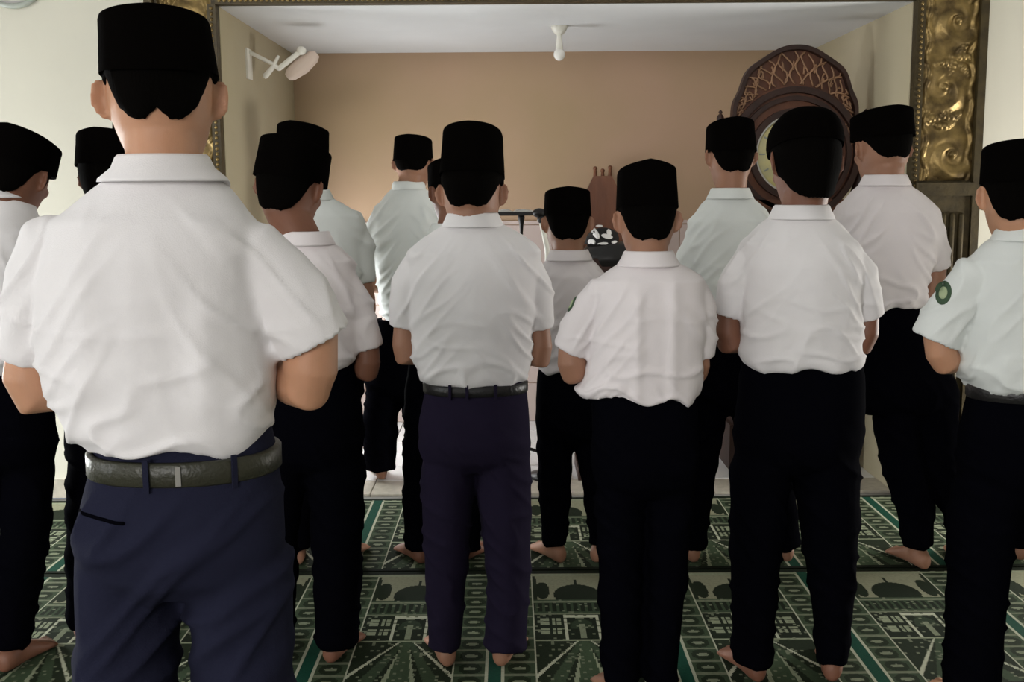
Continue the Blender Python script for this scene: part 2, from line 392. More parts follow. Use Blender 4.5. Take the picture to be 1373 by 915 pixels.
# ---------------------------------------------------------------- prayer carpets
RW, RL, RX0 = 0.58, 1.0, -0.06
def rug_mesh():
    nu, nv = 116, 180
    u = (np.arange(nu)+.5)/nu; v = (np.arange(nv)+.5)/nv
    U, V = np.meshgrid(u, v)
    X = (U-.5)*RW                      # metres from the rug's centre line
    A = np.abs(X)
    dark = np.array([0.010, 0.016, 0.007]); mid = np.array([0.040, 0.062, 0.032]); pale = np.array([0.26, 0.29, 0.19]); teal = np.array([0.006, 0.055, 0.033]); sky = np.array([0.25, 0.25, 0.165]); cream = np.array([0.46, 0.47, 0.35])
    C = np.zeros((nv, nu, 3)) + dark
    def put(mask, c): C[mask] = c
    rs = np.random.RandomState(2)
    field = A < 0.160
    # sky with domes
    put(field & (V > .70) & (V < .975), sky)
    put(field & (((X/0.085)**2 + ((V-.745)/.105)**2 < 1) & (V > .70)), dark)
    put(field & (np.abs(X) < .004) & (V > .84) & (V < .90), dark)
    for s in (-1, 1):
        put(field & ((((X-s*.125)/0.026)**2 + ((V-.79)/.085)**2) < 1), dark*1.2)
        put(field & ((((X-s*.155)/0.012)**2 + ((V-.80)/.14)**2) < 1), dark*1.4)
    # arcade band
    put(field & (V > .56) & (V < .70), mid)
    ar = field & (V > .59) & (V < .665) & (np.abs(((X*40) % 1)-.5) < .30)
    put(ar, dark)
    put(field & (np.abs(V-.68) < .008), pale*.7); put(field & (np.abs(V-.565) < .006), pale*.6)
    # building with arched windows
    put(field & (V > .35) & (V < .56), dark)
    for s in (-1, 1):
        for wx in (.085, .125):
            for wz in (.42, .50):
                put((np.abs(X-s*wx) < .013) & (np.abs(V-wz) < .026), pale)
                put((np.abs(X-s*wx) < .0025) & (np.abs(V-wz) < .026), dark)
                put((np.abs(X-s*wx) < .013) & (np.abs(V-wz-.004) < .003), dark)
    put((A < .060) & (V > .35) & (V < .555), cream); put((A < .048) & (V > .35) & (V < .535), dark)
    put((((X/.040)**2+((V-.44)/.08)**2) < 1) & (V > .44), mid*.7); put((A < .011) & (V > .36) & (V < .48), pale*.8)
    put(field & (np.abs(V-.345) < .007), pale)
    # forecourt: paths spreading toward the worshipper
    lowf = field & (V < .338) & (V > .03)
    put(lowf, dark*1.3)
    t = (.33-V)
    for c, wd, col in ((0.02, .010, pale), (0.05, .022, mid), (0.09, .008, cream)):
        put(lowf & (np.abs(A-(c*.3+t*c*6.0)) < wd*(.4+t*2.4)), col)
    put(lowf & (A < .012+t*.08), mid*1.2)
    nzs = rs.rand(nv//2+1, nu//2+1).repeat(2, 0).repeat(2, 1)[:nv, :nu]
    C[field & (nzs > .93) & (V < .70)] = pale*.6
    # borders beside the field
    bd = (A > .166) & (A < .262)
    put(bd, mid)
    q = ((V*11) % 1)-.5; bx = (A-.214)/.036
    put(bd & ((bx**2+(q/.42)**2) < 1), dark*1.5); put(bd & ((bx**2+(q/.22)**2) < .30), pale*.75)
    put(bd & (np.abs(np.abs(q)-.46) < .04), pale*.6)
    put((A > .160) & (A < .166), cream*.9); put((A > .262) & (A < .270), cream*.9)
    put(A >= .270, teal)
    # ends
    put((V > .965), dark*.7); put((V < .025), dark*.5); put((np.abs(V-.955) < .008) & (A < .27), pale)
    xs = (np.arange(nu+1)/nu-.5)*RW; ys = np.arange(nv+1)/nv*RL
    XX, YY = np.meshgrid(xs, ys)
    P = np.stack([XX, YY, np.zeros_like(XX)], -1).reshape(-1, 3)
    idx = np.arange((nu+1)*(nv+1)).reshape(nv+1, nu+1)
    F = np.stack([idx[:-1, :-1], idx[:-1, 1:], idx[1:, 1:], idx[1:, :-1]], -1).reshape(-1, 4)
    V0 = P.tolist(); n0 = len(V0)
    # edges down to the floor
    V0 += [(-RW/2, 0, -.011), (RW/2, 0, -.011), (RW/2, RL, -.011), (-RW/2, RL, -.011)]
    F0 = F.tolist() + [[idx[0, 0], n0, n0+1] + idx[0, ::-1][:-1].tolist(), [idx[-1, -1], n0+2, n0+3] + idx[-1, :-1].tolist()]
    me = bpy.data.meshes.new('rug_panel'); me.from_pydata(V0, [], F0); me.update()
    at = me.color_attributes.new('weave', 'FLOAT_COLOR', 'CORNER')
    cf = C.reshape(-1, 3); cols = np.ones((len(me.loops), 4)); cols[:len(F)*4, :3] = np.repeat(cf, 4, axis=0); cols[len(F)*4:, :3] = dark*.5
    at.data.foreach_set('color', cols.ravel()); me.materials.append(M['rug'])
    return me
rm = rug_mesh()
ROWN = ['strip nearest the niche, under the farthest feet', 'strip second from the niche, under the middle row', 'strip third from the niche', 'strip fourth from the niche, nearest edge']
for r in range(4):
    y0 = 4.03 - r*1.012
    t = thing('prayer_carpet', (0, y0, 0), 'green mosque-patterned prayer carpet, '+ROWN[r], 'carpet', 'prayer carpet strips across the hall floor')
    for k in range(-5, 6):
        o = bpy.data.objects.new('rug_panel', rm); COL.objects.link(o); o.parent = t
        o.location = (RX0+RW/2+RW*k, 0, 0)

# ---------------------------------------------------------------- people
def spl(tab, z):
    tab = sorted(tab); zs = [t[0] for t in tab]
    return [np.interp(z, zs, [t[i] for t in tab]) for i in range(1, len(tab[0]))]
HEAD = [(.118, .008, .010, -.022), (.112, .030, .040, -.050), (.098, .050, .063, -.074), (.075, .066, .081, -.090), (.045, .075, .091, -.098), (.015, .077, .094, -.099), (-.015, .075, .094, -.094), (-.045, .069, .091, -.082), (-.07, .060, .088, -.060), (-.092, .049, .085, -.025), (-.110, .034, .080, .015), (-.120, .015, .066, .035)]
HAIRT = [(.075, .068, .083, -.092), (.045, .076, .091, -.099), (.015, .078, .094, -.100), (-.015, .076, .094, -.097), (-.045, .071, .091, -.091), (-.07, .065, .088, -.088), (-.095, .060, .085, -.087), (-.115, .057, .08, -.087)]
def rotm(ax, a): return np.array(Matrix.Rotation(a, 3, ax))
def head_parts(b, T, ears=1.0):
    """T maps head-local points to the world"""
    rings = []
    for z, rx, yf, yb in reversed(HEAD):
        yc, ry = (yf+yb)/2, (yf-yb)/2
        rings.append(np.array([T((rx*math.copysign(abs(math.cos(t))**.92, math.cos(t)), yc+ry*math.copysign(abs(math.sin(t))**.92, math.sin(t)), z)) for t in np.linspace(0, 2*PI, 28, endpoint=False)]))
    b.loft(rings)
    def tb(pts, rad, n=8): b.tube([T(p) for p in pts], rad, n=n)
    tb([(0, .088, .018), (0, .100, -.005), (0, .112, -.026)], [.008, .009, .012])             # nose
    tb([(-.011, .100, -.030), (.011, .100, -.030)], [.009, .009])
    tb([(-.045, .078, .030), (-.02, .090, .033), (.02, .090, .033), (.045, .078, .030)], [.008, .009, .009, .008])  # brow
    tb([(-.022, .086, -.056), (0, .094, -.054), (.022, .086, -.056)], [.004, .006, .004])      # lips
    tb([(-.018, .086, -.066), (0, .093, -.067), (.018, .086, -.066)], [.004, .007, .004])
    tb([(-.012, .082, -.098), (.012, .082, -.098)], [.016, .016])                              # chin
    for s in (-1, 1):
        tb([(s*.045, .072, -.010), (s*.052, .055, -.02)], [.018, .018])                        # cheek
        # ear: thin shell standing off the skull, rolled rim, lobe
        a_ = math.radians(28+22*ears); dx, dy = s*math.sin(a_), -math.cos(a_)
        at_ = np.array([s*.073, .006, .0]); D1 = np.array([dx, dy, 0]); Ce = at_+D1*.016
        RM = np.array([D1, np.array([-dy, dx, 0]), (0, 0, 1)]).T
        rings = []
        for ph in np.linspace(.25, PI-.25, 7):
            rings.append(np.array([T(Ce + RM @ np.array([.017*math.sin(ph)*math.cos(t), .0052*math.sin(ph)*math.sin(t), -.028*math.cos(ph)+.002])) for t in np.linspace(0, 2*PI, 16, endpoint=False)]))
        b.loft(rings)
        tb([Ce+D1*.0155*math.cos(a)+np.array([0, 0, .0265*math.sin(a)+.002]) for a in np.linspace(-1.5, 2.2, 10)], [.0036]*10, 6)
        tb([at_+np.array([0, 0, -.018]), at_+D1*.012+np.array([0, 0, -.027])], [.008, .006]); tb([at_+np.array([0, .0, .01]), at_+D1*.010+np.array([0, 0, .0])], [.011, .009])
def hand(b, W, D, N, S):
    W, D, N, S = map(lambda a: np.array(a, float), (W, D, N, S))
    D /= np.linalg.norm(D); N -= D*N.dot(D); N /= np.linalg.norm(N); S = S-D*S.dot(D)-N*S.dot(N); S /= np.linalg.norm(S)
    up = N
    b.tube([W-D*.01, W+D*.02, W+D*.05, W+D*.078], [(.024, .017), (.033, .016), (.040, .014), (.038, .011)], n=12, up=up)
    for i, (o, L) in enumerate(((.029, .070), (.010, .080), (-.010, .074), (-.029, .058))):
        p = W+D*.076+S*o; d = D + S*(o*1.5); d /= np.linalg.norm(d); pts = [p-D*.012, p]; a = 0
        for k, fr in enumerate((.42, .32, .26)):
            a += (.22, .38, .3)[k]
            dd = d*math.cos(a)+N*math.sin(a); p = p+dd*L*fr; pts.append(p)
        b.tube(pts, [.009, .0088, .0082, .0076, .0062], n=8, up=up)
    p = W+D*.020+S*.028; d1 = D*.55+S*.70+N*.25; d1 /= np.linalg.norm(d1); d2 = D*.85+S*.35+N*.35; d2 /= np.linalg.norm(d2)
    b.tube([p-S*.012, p+d1*.034, p+d1*.034+d2*.028, p+d1*.034+d2*.050], [.013, .0105, .0095, .0075], n=8, up=up)
def foot(b, x, y, yaw, s=1.0):
    R = rotm('Z', yaw)
    def P(a, c, z): 
        q = R @ np.array([a*s, c*s, 0]); return np.array([x+q[0], y+q[1], z*s+.001])
    rings = []
    for yy, rx, zc, rz in ((-.066, .010, .030, .018), (-.058, .024, .032, .029), (-.035, .032, .040, .039), (0, .033, .046, .045), (.04, .033, .038, .037), (.08, .040, .028, .027), (.115, .046, .021, .020), (.140, .044, .016, .015), (.150, .036, .013, .011)):
        rings.append(np.array([P(rx*math.cos(t), yy, zc+rz*math.sin(t)) for t in np.linspace(0, 2*PI, 16, endpoint=False)]))
    b.loft(rings)
    sg = 1 if yaw < 0 else -1     # the big toe lies inward
    for i, (tx, ln, r) in enumerate(((-.030, .190, .012), (-.010, .184, .0090), (.006, .176, .0085), (.021, .167, .0080), (.034, .155, .0080))):
        b.tube([P(sg*tx, .135, .014), P(sg*tx*1.05, ln-.012, .012), P(sg*tx*1.05, ln, .009)], [r, r*.95, r*.7], n=8)

SHIRTS = {}
def fnoise(P, sx, sy, sz, seed):
    o = Vector((seed*7.3, seed*3.1, seed*1.7))
    return np.array([noise.noise(Vector((p[0]*sx, p[1]*sy, p[2]*sz))+o) for p in P])

def person(spec):
    s = spec; d = s['d']; seed = s.get('seed', 1); fine = s.get('fine', 1.0)
    def U(x, y, bk=.09):
        # the sides show their outline at the body's middle, heights are read off the nearer back
        return np.array([unp(x, y, d)[0], d, unp(x, y, d-bk)[2]])
    hx, ear_y, top_y, cw = s['head']; yaw, bow, rol = [math.radians(a) for a in s.get('turn', (0, 12, 0))]
    mpp = abs(U(101, 300)[0]-U(100, 300)[0])
    hs = cw*mpp/.172
    hs = min(max(hs, .86), 1.16)
    C = U(hx, ear_y, .02) + np.array([0, .03*math.sin(bow), .004]); zt = U(hx, top_y, .10*hs)[2]
    ct = ((zt-C[2])/hs - .095*math.sin(bow))/math.cos(bow); ct = min(max(ct, .115), .19)
    HR = rotm('Z', yaw) @ rotm('Y', rol) @ rotm('X', -bow)
    T = lambda p: C + HR @ (np.array(p, float)*hs)
    cx, cyt = s['collar']; col = U(cx, cyt)                      # top of the collar
    tor = [(U((a+c)/2, y)[2], U((a+c)/2, y)[0], (c-a)/2*mpp) for y, a, c in s['torso']]   # (z, cx, rx) from shoulder to hem
    base = np.array([tor[-1][1], d, 0.0])
    root = thing('person', base, s['label'], 'person', s.get('group', 'people in white shirts and black caps standing in rows'))
    dep = s.get('depth', .115); zh = tor[-1][0]; zsh = tor[0][0]
    pw = 2.3
    def ring(z, cxx, rx, ry, n=40, cy=0.0, p=pw):
        ts = np.linspace(0, 2*PI, n, endpoint=False)
        return np.array([(cxx+rx*math.copysign(abs(math.cos(t))**(2/p), math.cos(t)), d+cy+ry*math.copysign(abs(math.sin(t))**(2/p), math.sin(t)), z) for t in ts])
    # ---------------- shirt
    b = Buf(); R = []
    bl = s.get('blouse', .02)
    nk = .062*hs
    R.append(ring(col[2]-.018, col[0], nk, nk*1.0, cy=-.012, p=2)); R.append(ring(col[2]-.030, col[0], nk+.012, nk+.004, cy=-.010, p=2))
    zs0 = tor[0][0]; sh_half = tor[0][2]
    zc0 = col[2]-.035
    for k in (.25, .5, .75):
        z = zc0+(zs0-zc0)*k; R.append(ring(z, col[0]+(tor[0][1]-col[0])*k, nk+.016+(sh_half-nk-.016)*(k**0.75)*.97, .068+(dep*.86-.068)*k, cy=-.008, p=2.1))
    n = len(tor)
    for i, (z, xx, rx) in enumerate(tor):
        k = i/(n-1); ry = dep*(.90, 1.0)[min(i, 1)] if i < 2 else dep*(1.0+.04*k)
        R.append(ring(z, xx, rx, ry, cy=-.004))
    # tucked-in roll at the hem
    z, xx, rx = tor[-1]; ry = dep*1.04
    R[-1] = ring(z+.014, xx, rx+.002, ry+.002); R.append(ring(z, xx, rx-.006, ry-.006)); R.append(ring(z+.012, xx, rx-.022, ry-.022)); R.append(ring(z+.05, xx, rx-.03, ry-.03))
    R = [r[::-1] for r in R]
    b.loft(R)
    arms = {}
    for sd in ('l', 'r'):
        jx, jy, ex, ey, er, bx_, by_ = s['arm_'+sd]     # shoulder joint, sleeve end centre, half width, elbow
        sg = -1 if sd == 'l' else 1
        J = U(jx, jy, .03); E = U(ex, ey, .03); K = U(bx_, by_, .03); r = er*mpp
        J[1] -= .005; J[0] -= sg*.018; J[2] -= .012; E = E + np.array([0, .012, 0]); K = K + np.array([0, .005, 0])
        jr = s.get('jr', .056)*s.get('k', 1)
        mid = J*.5+E*.5 + np.array([sg*.008, 0, .0])
        inn = J + np.array([-sg*.05, 0, .012])
        b.tube([inn, J, J*.75+E*.25+np.array([sg*.008, 0, 0]), mid, E], [jr*.80, jr*.95, jr*.98, (jr+r)/2, r], n=20, up=(0, 1, 0), cup=(.05, .010))
        arms[sd] = (J, E, K, r)
    vx = (.0062 if fine > 1 else .0085)
    me = solid(b, vx, smooth=4, fac=.5)
    P = coords(me); N = normals(me)
    cxz = np.interp(P[:, 2], [t[0] for t in tor][::-1], [t[1] for t in tor][::-1])
    xr = (P[:, 0]-cxz)
    amp = s.get('amp', 1.0)
    n1 = fnoise(P, 5.5, 5, 2.2, seed); n2 = fnoise(P, 9, 6, 4, seed+9)
    # creases drawn diagonally down from the armholes
    Q = P.copy(); Q[:, 2] = P[:, 2] + np.abs(xr)*1.1; n3 = fnoise(Q, 7, 3, 15, seed+4); n3 = (1-np.abs(n3)*3.0).clip(0, 1)**2
    side = np.clip(np.abs(xr)/(sh_half*.9), 0, 1)
    hfac = np.exp(-np.clip(P[:, 2]-zh, 0, 1)/.085)
    n4 = fnoise(P, 17, 12, 6, seed+2)
    n5 = fnoise(P, 7, 5, 16, seed+6); n5 = (1-np.abs(n5)*3.2).clip(0, 1)**2
    low = np.clip(1-(P[:, 2]-zh)/.28, 0, 1)
    neck = np.clip((col[2]-.02-P[:, 2])/.08, 0, 1)
    D = .013*n1 + .005*n2 + .011*n3*side*neck + .012*n4*hfac + .014*n5*low
    D = D*neck*amp
    for sd in ('l', 'r'):          # keep the sleeve cuffs crisp
        J, E, K, r = arms[sd]; t_ = (E-J)/np.linalg.norm(E-J); dist = np.abs((P-E) @ t_); near = np.linalg.norm(P-E, axis=1) < r*1.7
        D = D*np.where(near, np.clip(dist/.05, .12, 1), 1)
    P = P + N*D[:, None]
    # vertical pleats hanging from the shoulder blades
    for px_, w_, a_, z0, z1 in s.get('pleats', []):
        X_ = U(px_, 400)[0]; za = U(0, z0)[2]; zb = U(0, z1)[2]
        m_ = np.exp(-((P[:, 0]-X_)/w_)**2)*np.clip((za-P[:, 2])/.05, 0, 1)*np.clip((P[:, 2]-zb)/.05, 0, 1)*(P[:, 1] < d)
        P[:, 1] -= m_*a_
    # uneven hem
    hz = .012*fnoise(P, 9, 9, 0, seed+3)*s.get('hemwave', 1.0)
    P[:, 2] += hz*np.exp(-((P[:, 2]-zh)/.04)**2)*(np.abs(xr) < sh_half*1.05)
    setco(me, P)
    sh = link('shirt', me, s.get('shirt', 'shirt_w'), root)
    if s.get('shirt_label'): sh['label'] = s['shirt_label']
    # ---------------- collar: stand and turned-down leaf in one piece
    b = Buf(); R = []
    tilt = s.get('ctilt', .0)
    def cring(rx, z, cy=-.012):
        ts = np.linspace(0, 2*PI, 36, endpoint=False)
        return np.array([(col[0]+rx*math.cos(t)+tilt*z, d+cy+rx*.98*math.sin(t), col[2]+z - .022*max(0, math.sin(t))) for t in ts])
    ck = s.get('ck', 1.0)
    for rx, z in ((nk-.004, -.035), (nk-.003, -.006), (nk, -.001), (nk+.004, 0), (nk+.008, -.004), (nk+.015, -.020), (nk+.023*ck, -.036), (nk+.024*ck, -.041), (nk+.018*ck, -.041), (nk+.008, -.024)):
        R.append(cring(rx, z))
    n = 36; vs = [p for r in R for p in r]; fs = []
    K_ = len(R)
    for k in range(K_):
        for i in range(n): fs.append((k*n+i, k*n+(i+1) % n, ((k+1) % K_)*n+(i+1) % n, ((k+1) % K_)*n+i))
    b.add(vs, fs); obj('collar', b, s.get('shirt', 'shirt_w'), sh)
    # ---------------- trousers
    b = Buf(); R = []
    hips = [(U((a+c)/2, y)[2], U((a+c)/2, y)[0], (c-a)/2*mpp) for y, a, c in s['hips']]
    bdp = s.get('hdepth', .112)
    z0, x0_, r0_ = hips[0]
    R.append(ring(z0+.06, x0_, r0_-.012, bdp*.9)); R.append(ring(z0+.03, x0_, r0_-.006, bdp*.93))
    for i, (z, xx, rx) in enumerate(hips):
        R.append(ring(z, xx, rx, bdp*(1.0 if i == 0 else 1.08), cy=-.004 if i == 0 else -.014))
    zb, xb, rb = hips[-1]; R.append(ring(zb-.045, xb, rb*.96, bdp*1.0, cy=-.008)); R.append(ring(zb-.085, xb, rb*.86, bdp*.72))
    R = [r[::-1] for r in R]; b.loft(R)
    legc = []
    zhem = .07
    for sd in ('l', 'r'):
        L = [(max(U((a+c)/2, y, .07)[2], .05), U((a+c)/2, y)[0], (c-a)/2*mpp) for y, a, c in s['leg_'+sd]]
        L = [l for i, l in enumerate(L) if l[0] > .051 or i == 0 or L[i-1][0] > .06]
        if L[-1][0] > zhem+.02:
            L.append((zhem, L[-1][1], L[-1][2]*.97))
        pts = []; rad = []
        zt_ = zb+.03
        pts.append((xb*.35+L[0][1]*.65, d-.006, zt_)); rad.append((min(rb*.50, .095), bdp*.9))
        for z, xx, rx in L:
            if z < zt_-.03: pts.append((xx, d+(-.004 if z > .5 else -.014), z)); rad.append((rx, max(min(rx*1.12, rx+.02), .05)))
        b.tube(pts, rad, n=20, up=(0, 1, 0), cup=(.04, .012))
        legc.append((L, pts))
    me = solid(b, .0078 if fine > 1 else .0105, smooth=4)
    P = coords(me); N = normals(me)
    fa = s.get('tamp', .7)
    Q = P.copy(); Q[:, 2] = P[:, 2]*1.0 + (P[:, 0]-xb)*s.get('tslant', .8)
    m1 = fnoise(Q, 6, 4, 13, seed+11); m1 = (1-np.abs(m1)*2.6).clip(0, 1)**2
    m2 = fnoise(P, 10, 10, 2.5, seed+12)
    vis = np.clip((zb+.12-P[:, 2])/.1, .15, 1)
    P = P + N*((.012*m1*vis+.007*m2)*fa)[:, None]
    setco(me, P)
    tr = link('trousers', me, s.get('trous', 'black_cloth'), root)
    if s.get('trous_label'): tr['label'] = s['trous_label']
    # ---------------- body
    b = Buf(); head_parts(b, T, s.get('ears', 1.0))
    nb = np.array([col[0], d-.012, col[2]-.05])
    n0 = T((0, -.026, -.045)); nr = .056*hs
    b.tube([n0, n0*.6+nb*.4, nb, nb-np.array([0, 0, .04])], [nr*.98, nr*.97, nr*1.02, nr*1.15], n=20, up=(0, 1, 0))
    RR = [ring(zs0+.03, tor[0][1], sh_half*.55, dep*.5, 24), ring(zs0-.02, tor[0][1], sh_half*.82, dep*.7, 24)]
    for z, xx, rx in tor[1:-1]: RR.append(ring(z, xx, rx*.8, dep*.78, 24))
    RR.append(ring(zb+.02, xb, rb*.85, bdp*.8, 24)); RR.append(ring(zb-.04, xb, rb*.6, bdp*.5, 24))
    b.loft([r[::-1] for r in RR])
    zbelly = s.get('handz', None)
    zbl = (arms['l'][2][2]+arms['r'][2][2])/2 + .035
    yF = d+dep+.035
    bcx = (tor[-2][1])
    for sd, sg, yy, zz in (('l', -1, yF+.004, zbl-.012), ('r', 1, yF+.036, zbl+.004)):
        J, E, K, r = arms[sd]
        k = s.get('k', 1)
        Wp = np.array([bcx+sg*.075, yy-.006, zz])
        fm = K*.55+Wp*.45 + np.array([sg*.012, 0, -.004])
        ar = s.get('ar', 1.0)
        b.tube([J+np.array([-sg*.02, 0, -.01]), J*.6+E*.4, E+np.array([-sg*.004, 0, .03]), E*.35+K*.65, K, K+(Wp-K)*.18+np.array([0, 0, -.002]), fm, Wp], [.040*k, .042*k, min(.042*ar*k, r-.013), min(.041*ar*k, r-.006), .037*ar*k, .038*ar*k, .034*ar*k, (.026*k, .021*k)], n=16, up=(0, 0, 1))
        hand(b, Wp, (-sg, .03, .05), (0, -1, 0), (0, 0, 1))
    for sd, sg, (L, pts) in (('l', -1, legc[0]), ('r', 1, legc[1])):
        ax, ay = pts[-1][0], d-.006
        lp_ = [np.array(p) for p in pts if p[2] > .16]; lr = [min(.066, .6*r_[2]) for r_, p in zip([(0, 0, .09)]+L, pts) if p[2] > .16]
        b.tube(lp_+[(ax, ay, .13), (ax, ay, .05)], lr+[.036, .034], n=14, up=(0, 1, 0))
        foot(b, ax, ay, -sg*math.radians(s.get('toeout', 14)), s.get('fs', 1.0))
    me = solid(b, .0055 if fine > 1 else .0066, smooth=2, dec=.45 if fine > 1 else .35)
    body = link('body', me, s.get('skin', 'skin_b'), root)
    # ---------------- eyes and brows
    for sg in (-1, 1):
        b = Buf(); R0 = HR
        b.ball(T((sg*.031, .0755, .010)), (.0118*hs,)*3, n=12)
        b.ball(T((sg*.031, .0836, .008)), (.0058*hs, .0050*hs, .0058*hs), R=HR, n=10, mi=1)
        obj('eye', b, ['eye', 'iris'], body)
        b = Buf(); b.tube([T((sg*.012, .0985, .036)), T((sg*.03, .0955, .042)), T((sg*.05, .083, .037))], [.003, .004, .002], n=6); obj('eyebrow', b, 'hair', body)
    # ---------------- hair
    b = Buf(); hl = s.get('hairline', [(0, -.060), (22, -.066), (42, -.056), (56, -.030), (68, .006), (84, .030), (96, -.012), (106, -.012), (112, .03)])
    nth, nz = 61, 12; G = np.zeros((nz, nth, 2, 3))
    for j, ph in enumerate(np.linspace(-112, 112, nth)):
        zl = np.interp(abs(ph), [a[0] for a in hl], [a[1] for a in hl]) + .001*math.sin(j*2.3+seed)
        zl2 = s.get('hairdrop', 0)
        zl -= zl2*max(0, 1-abs(ph)/60)
        a = math.radians(-90+ph)
        for i in range(nz):
            z = .07+(zl-.07)*i/(nz-1); rx, yf, yb = spl(HAIRT, z); yc, ry = (yf+yb)/2, (yf-yb)/2
            off = .0085*(1-(i/(nz-1))**3)+.0005
            for q, o_ in ((0, off), (1, -.006)):
                G[i, j, q] = T(((rx+o_)*math.cos(a), yc+(ry+o_)*math.sin(a), z))
    vs = G.reshape(-1, 3); ix = lambda i, j, q: (i*nth+j)*2+q; fs = []
    for i in range(nz-1):
        for j in range(nth-1):
            fs.append((ix(i, j, 0), ix(i+1, j, 0), ix(i+1, j+1, 0), ix(i, j+1, 0))); fs.append((ix(i, j, 1), ix(i, j+1, 1), ix(i+1, j+1, 1), ix(i+1, j, 1)))
    for j in range(nth-1):
        fs.append((ix(nz-1, j, 0), ix(nz-1, j, 1), ix(nz-1, j+1, 1), ix(nz-1, j+1, 0))); fs.append((ix(0, j, 0), ix(0, j+1, 0), ix(0, j+1, 1), ix(0, j, 1)))
    for i in range(nz-1):
        fs.append((ix(i, 0, 0), ix(i, 0, 1), ix(i+1, 0, 1), ix(i+1, 0, 0))); fs.append((ix(i, nth-1, 0), ix(i+1, nth-1, 0), ix(i+1, nth-1, 1), ix(i, nth-1, 1)))
    b.add(vs, fs); obj('hair', b, 'hair', body)
    # ---------------- cap (songkok)
    b = Buf(); R = []; cb, tw_, peak, tl = s.get('cap', (.030, .965, .006, 0))   # bottom height, top taper, ridge, lean
    dome = s.get('dome')
    prof = ((0, .965, .004), (0, 1.0, 0), (.33, 1.0, 0), (.66, .995, 0), (.93, 1.0, 0), (.985, .985, 0), (1.0, .955, 0), (1.0, .80, .001), (1.0, .45, .002))
    if dome: prof = ((0, .965, .004), (0, 1.0, 0), (.2, 1.02, 0), (.4, 1.0, 0), (.58, .95, 0), (.74, .86, 0), (.86, .74, 0), (.94, .60, 0), (.985, .42, 0), (1.0, .2, 0))
    for f, sc, dz in prof:
        r_ = []
        tp = 1+(tw_-1)*f
        for t in np.linspace(0, 2*PI, 48, endpoint=False):
            c_, s_ = math.cos(t), math.sin(t)
            x = .086*sc*tp*math.copysign(abs(c_)**.80, c_); y = -.002+.113*sc*(1+(tp-1)*.6)*math.copysign(abs(s_)**.80, s_)
            zbot = cb+.010*s_ 
            z = zbot+(ct-zbot)*f + dz + (peak*max(0, 1-(abs(x)/.07))**1.2 if f > .9 else 0)*(f-.9)*10
            r_.append(T((x+tl*(z-cb), y, z)))
        R.append(np.array(r_))
    b.loft(R, cap0=True); cp = obj('cap', b, 'velvet', root, auto=60)
    # ---------------- belt, badge, pockets placed on the finished cloth
    def bvh(o): return BVHTree.FromPolygons([v.co[:] for v in o.data.vertices], [p.vertices[:] for p in o.data.polygons])
    if s.get('belt'):
        y1, y2, bm = s['belt']; tb_ = bvh(tr); z1, z2 = U(xb, y1)[2], U(xb, y2)[2]; zc_ = (z1+z2)/2; hh = (z1-z2)/2
        n = 64; rr = []
        for t in np.linspace(0, 2*PI, n, endpoint=False):
            D3 = Vector((-math.cos(t), -math.sin(t), 0)); O = Vector((xb, d, zc_))-D3*.5
            h_ = tb_.ray_cast(O, D3); rr.append(.5-h_[3] if h_[0] is not None else .15)
        rr = [(rr[i-2]+rr[i-1]+rr[i]+rr[(i+1) % n]+rr[(i+2) % n])/5+.004 for i in range(n)]
        def br(dz, o_): return np.array([(xb+(rr[i]+o_)*math.cos(t), d+(rr[i]+o_)*math.sin(t), zc_+dz) for i, t in enumerate(np.linspace(0, 2*PI, n, endpoint=False))])
        R = [br(-hh, -.006), br(-hh, .001), br(-hh+.003, .004), br(hh-.003, .004), br(hh, .001), br(hh, -.006)]
        b = Buf(); b.loft(R, False, False); bo = obj('belt', b, bm, root, auto=50)
        for ang in s.get('loops', []):
            t = math.radians(ang); i = int(ang/360*n) % n; r_ = rr[i]+.007
            b = Buf(); b.box((xb+r_*math.cos(t), d+r_*math.sin(t), zc_), (.0045, .0016, hh+.007), R=rotm('Z', t+PI/2)); obj('belt_loop', b, s.get('trous', 'black_cloth'), root, smooth=False)
        if s.get('keeper') is not None:
            t = math.radians(s['keeper']); i = int(s['keeper']/360*n) % n; r_ = rr[i]+.006
            kw = s.get('keeper_w', .004)
            b = Buf(); b.box((xb+r_*math.cos(t), d+r_*math.sin(t), zc_), (kw, .0022, hh*.8), R=rotm('Z', t+PI/2)); o = obj('belt_clasp', b, 'steel', bo, smooth=False)
    for (x1, y1, x2, y2) in s.get('pockets', []):
        tb_ = bvh(tr); pts = []
        for k in np.linspace(0, 1, 9):
            q = U(x1+(x2-x1)*k, y1+(y2-y1)*k); h_ = tb_.ray_cast(Vector((q[0], d-.6, q[2])), Vector((0, 1, 0)))
            if h_[0] is not None: pts.append(np.array(h_[0])+np.array([0, -.001, 0]))
        if len(pts) > 3: b = Buf(); b.tube(pts, [(.0018, .003)]*len(pts), n=8, up=(0, 0, 1)); obj('back_pocket', b, 'black_cloth', tr)
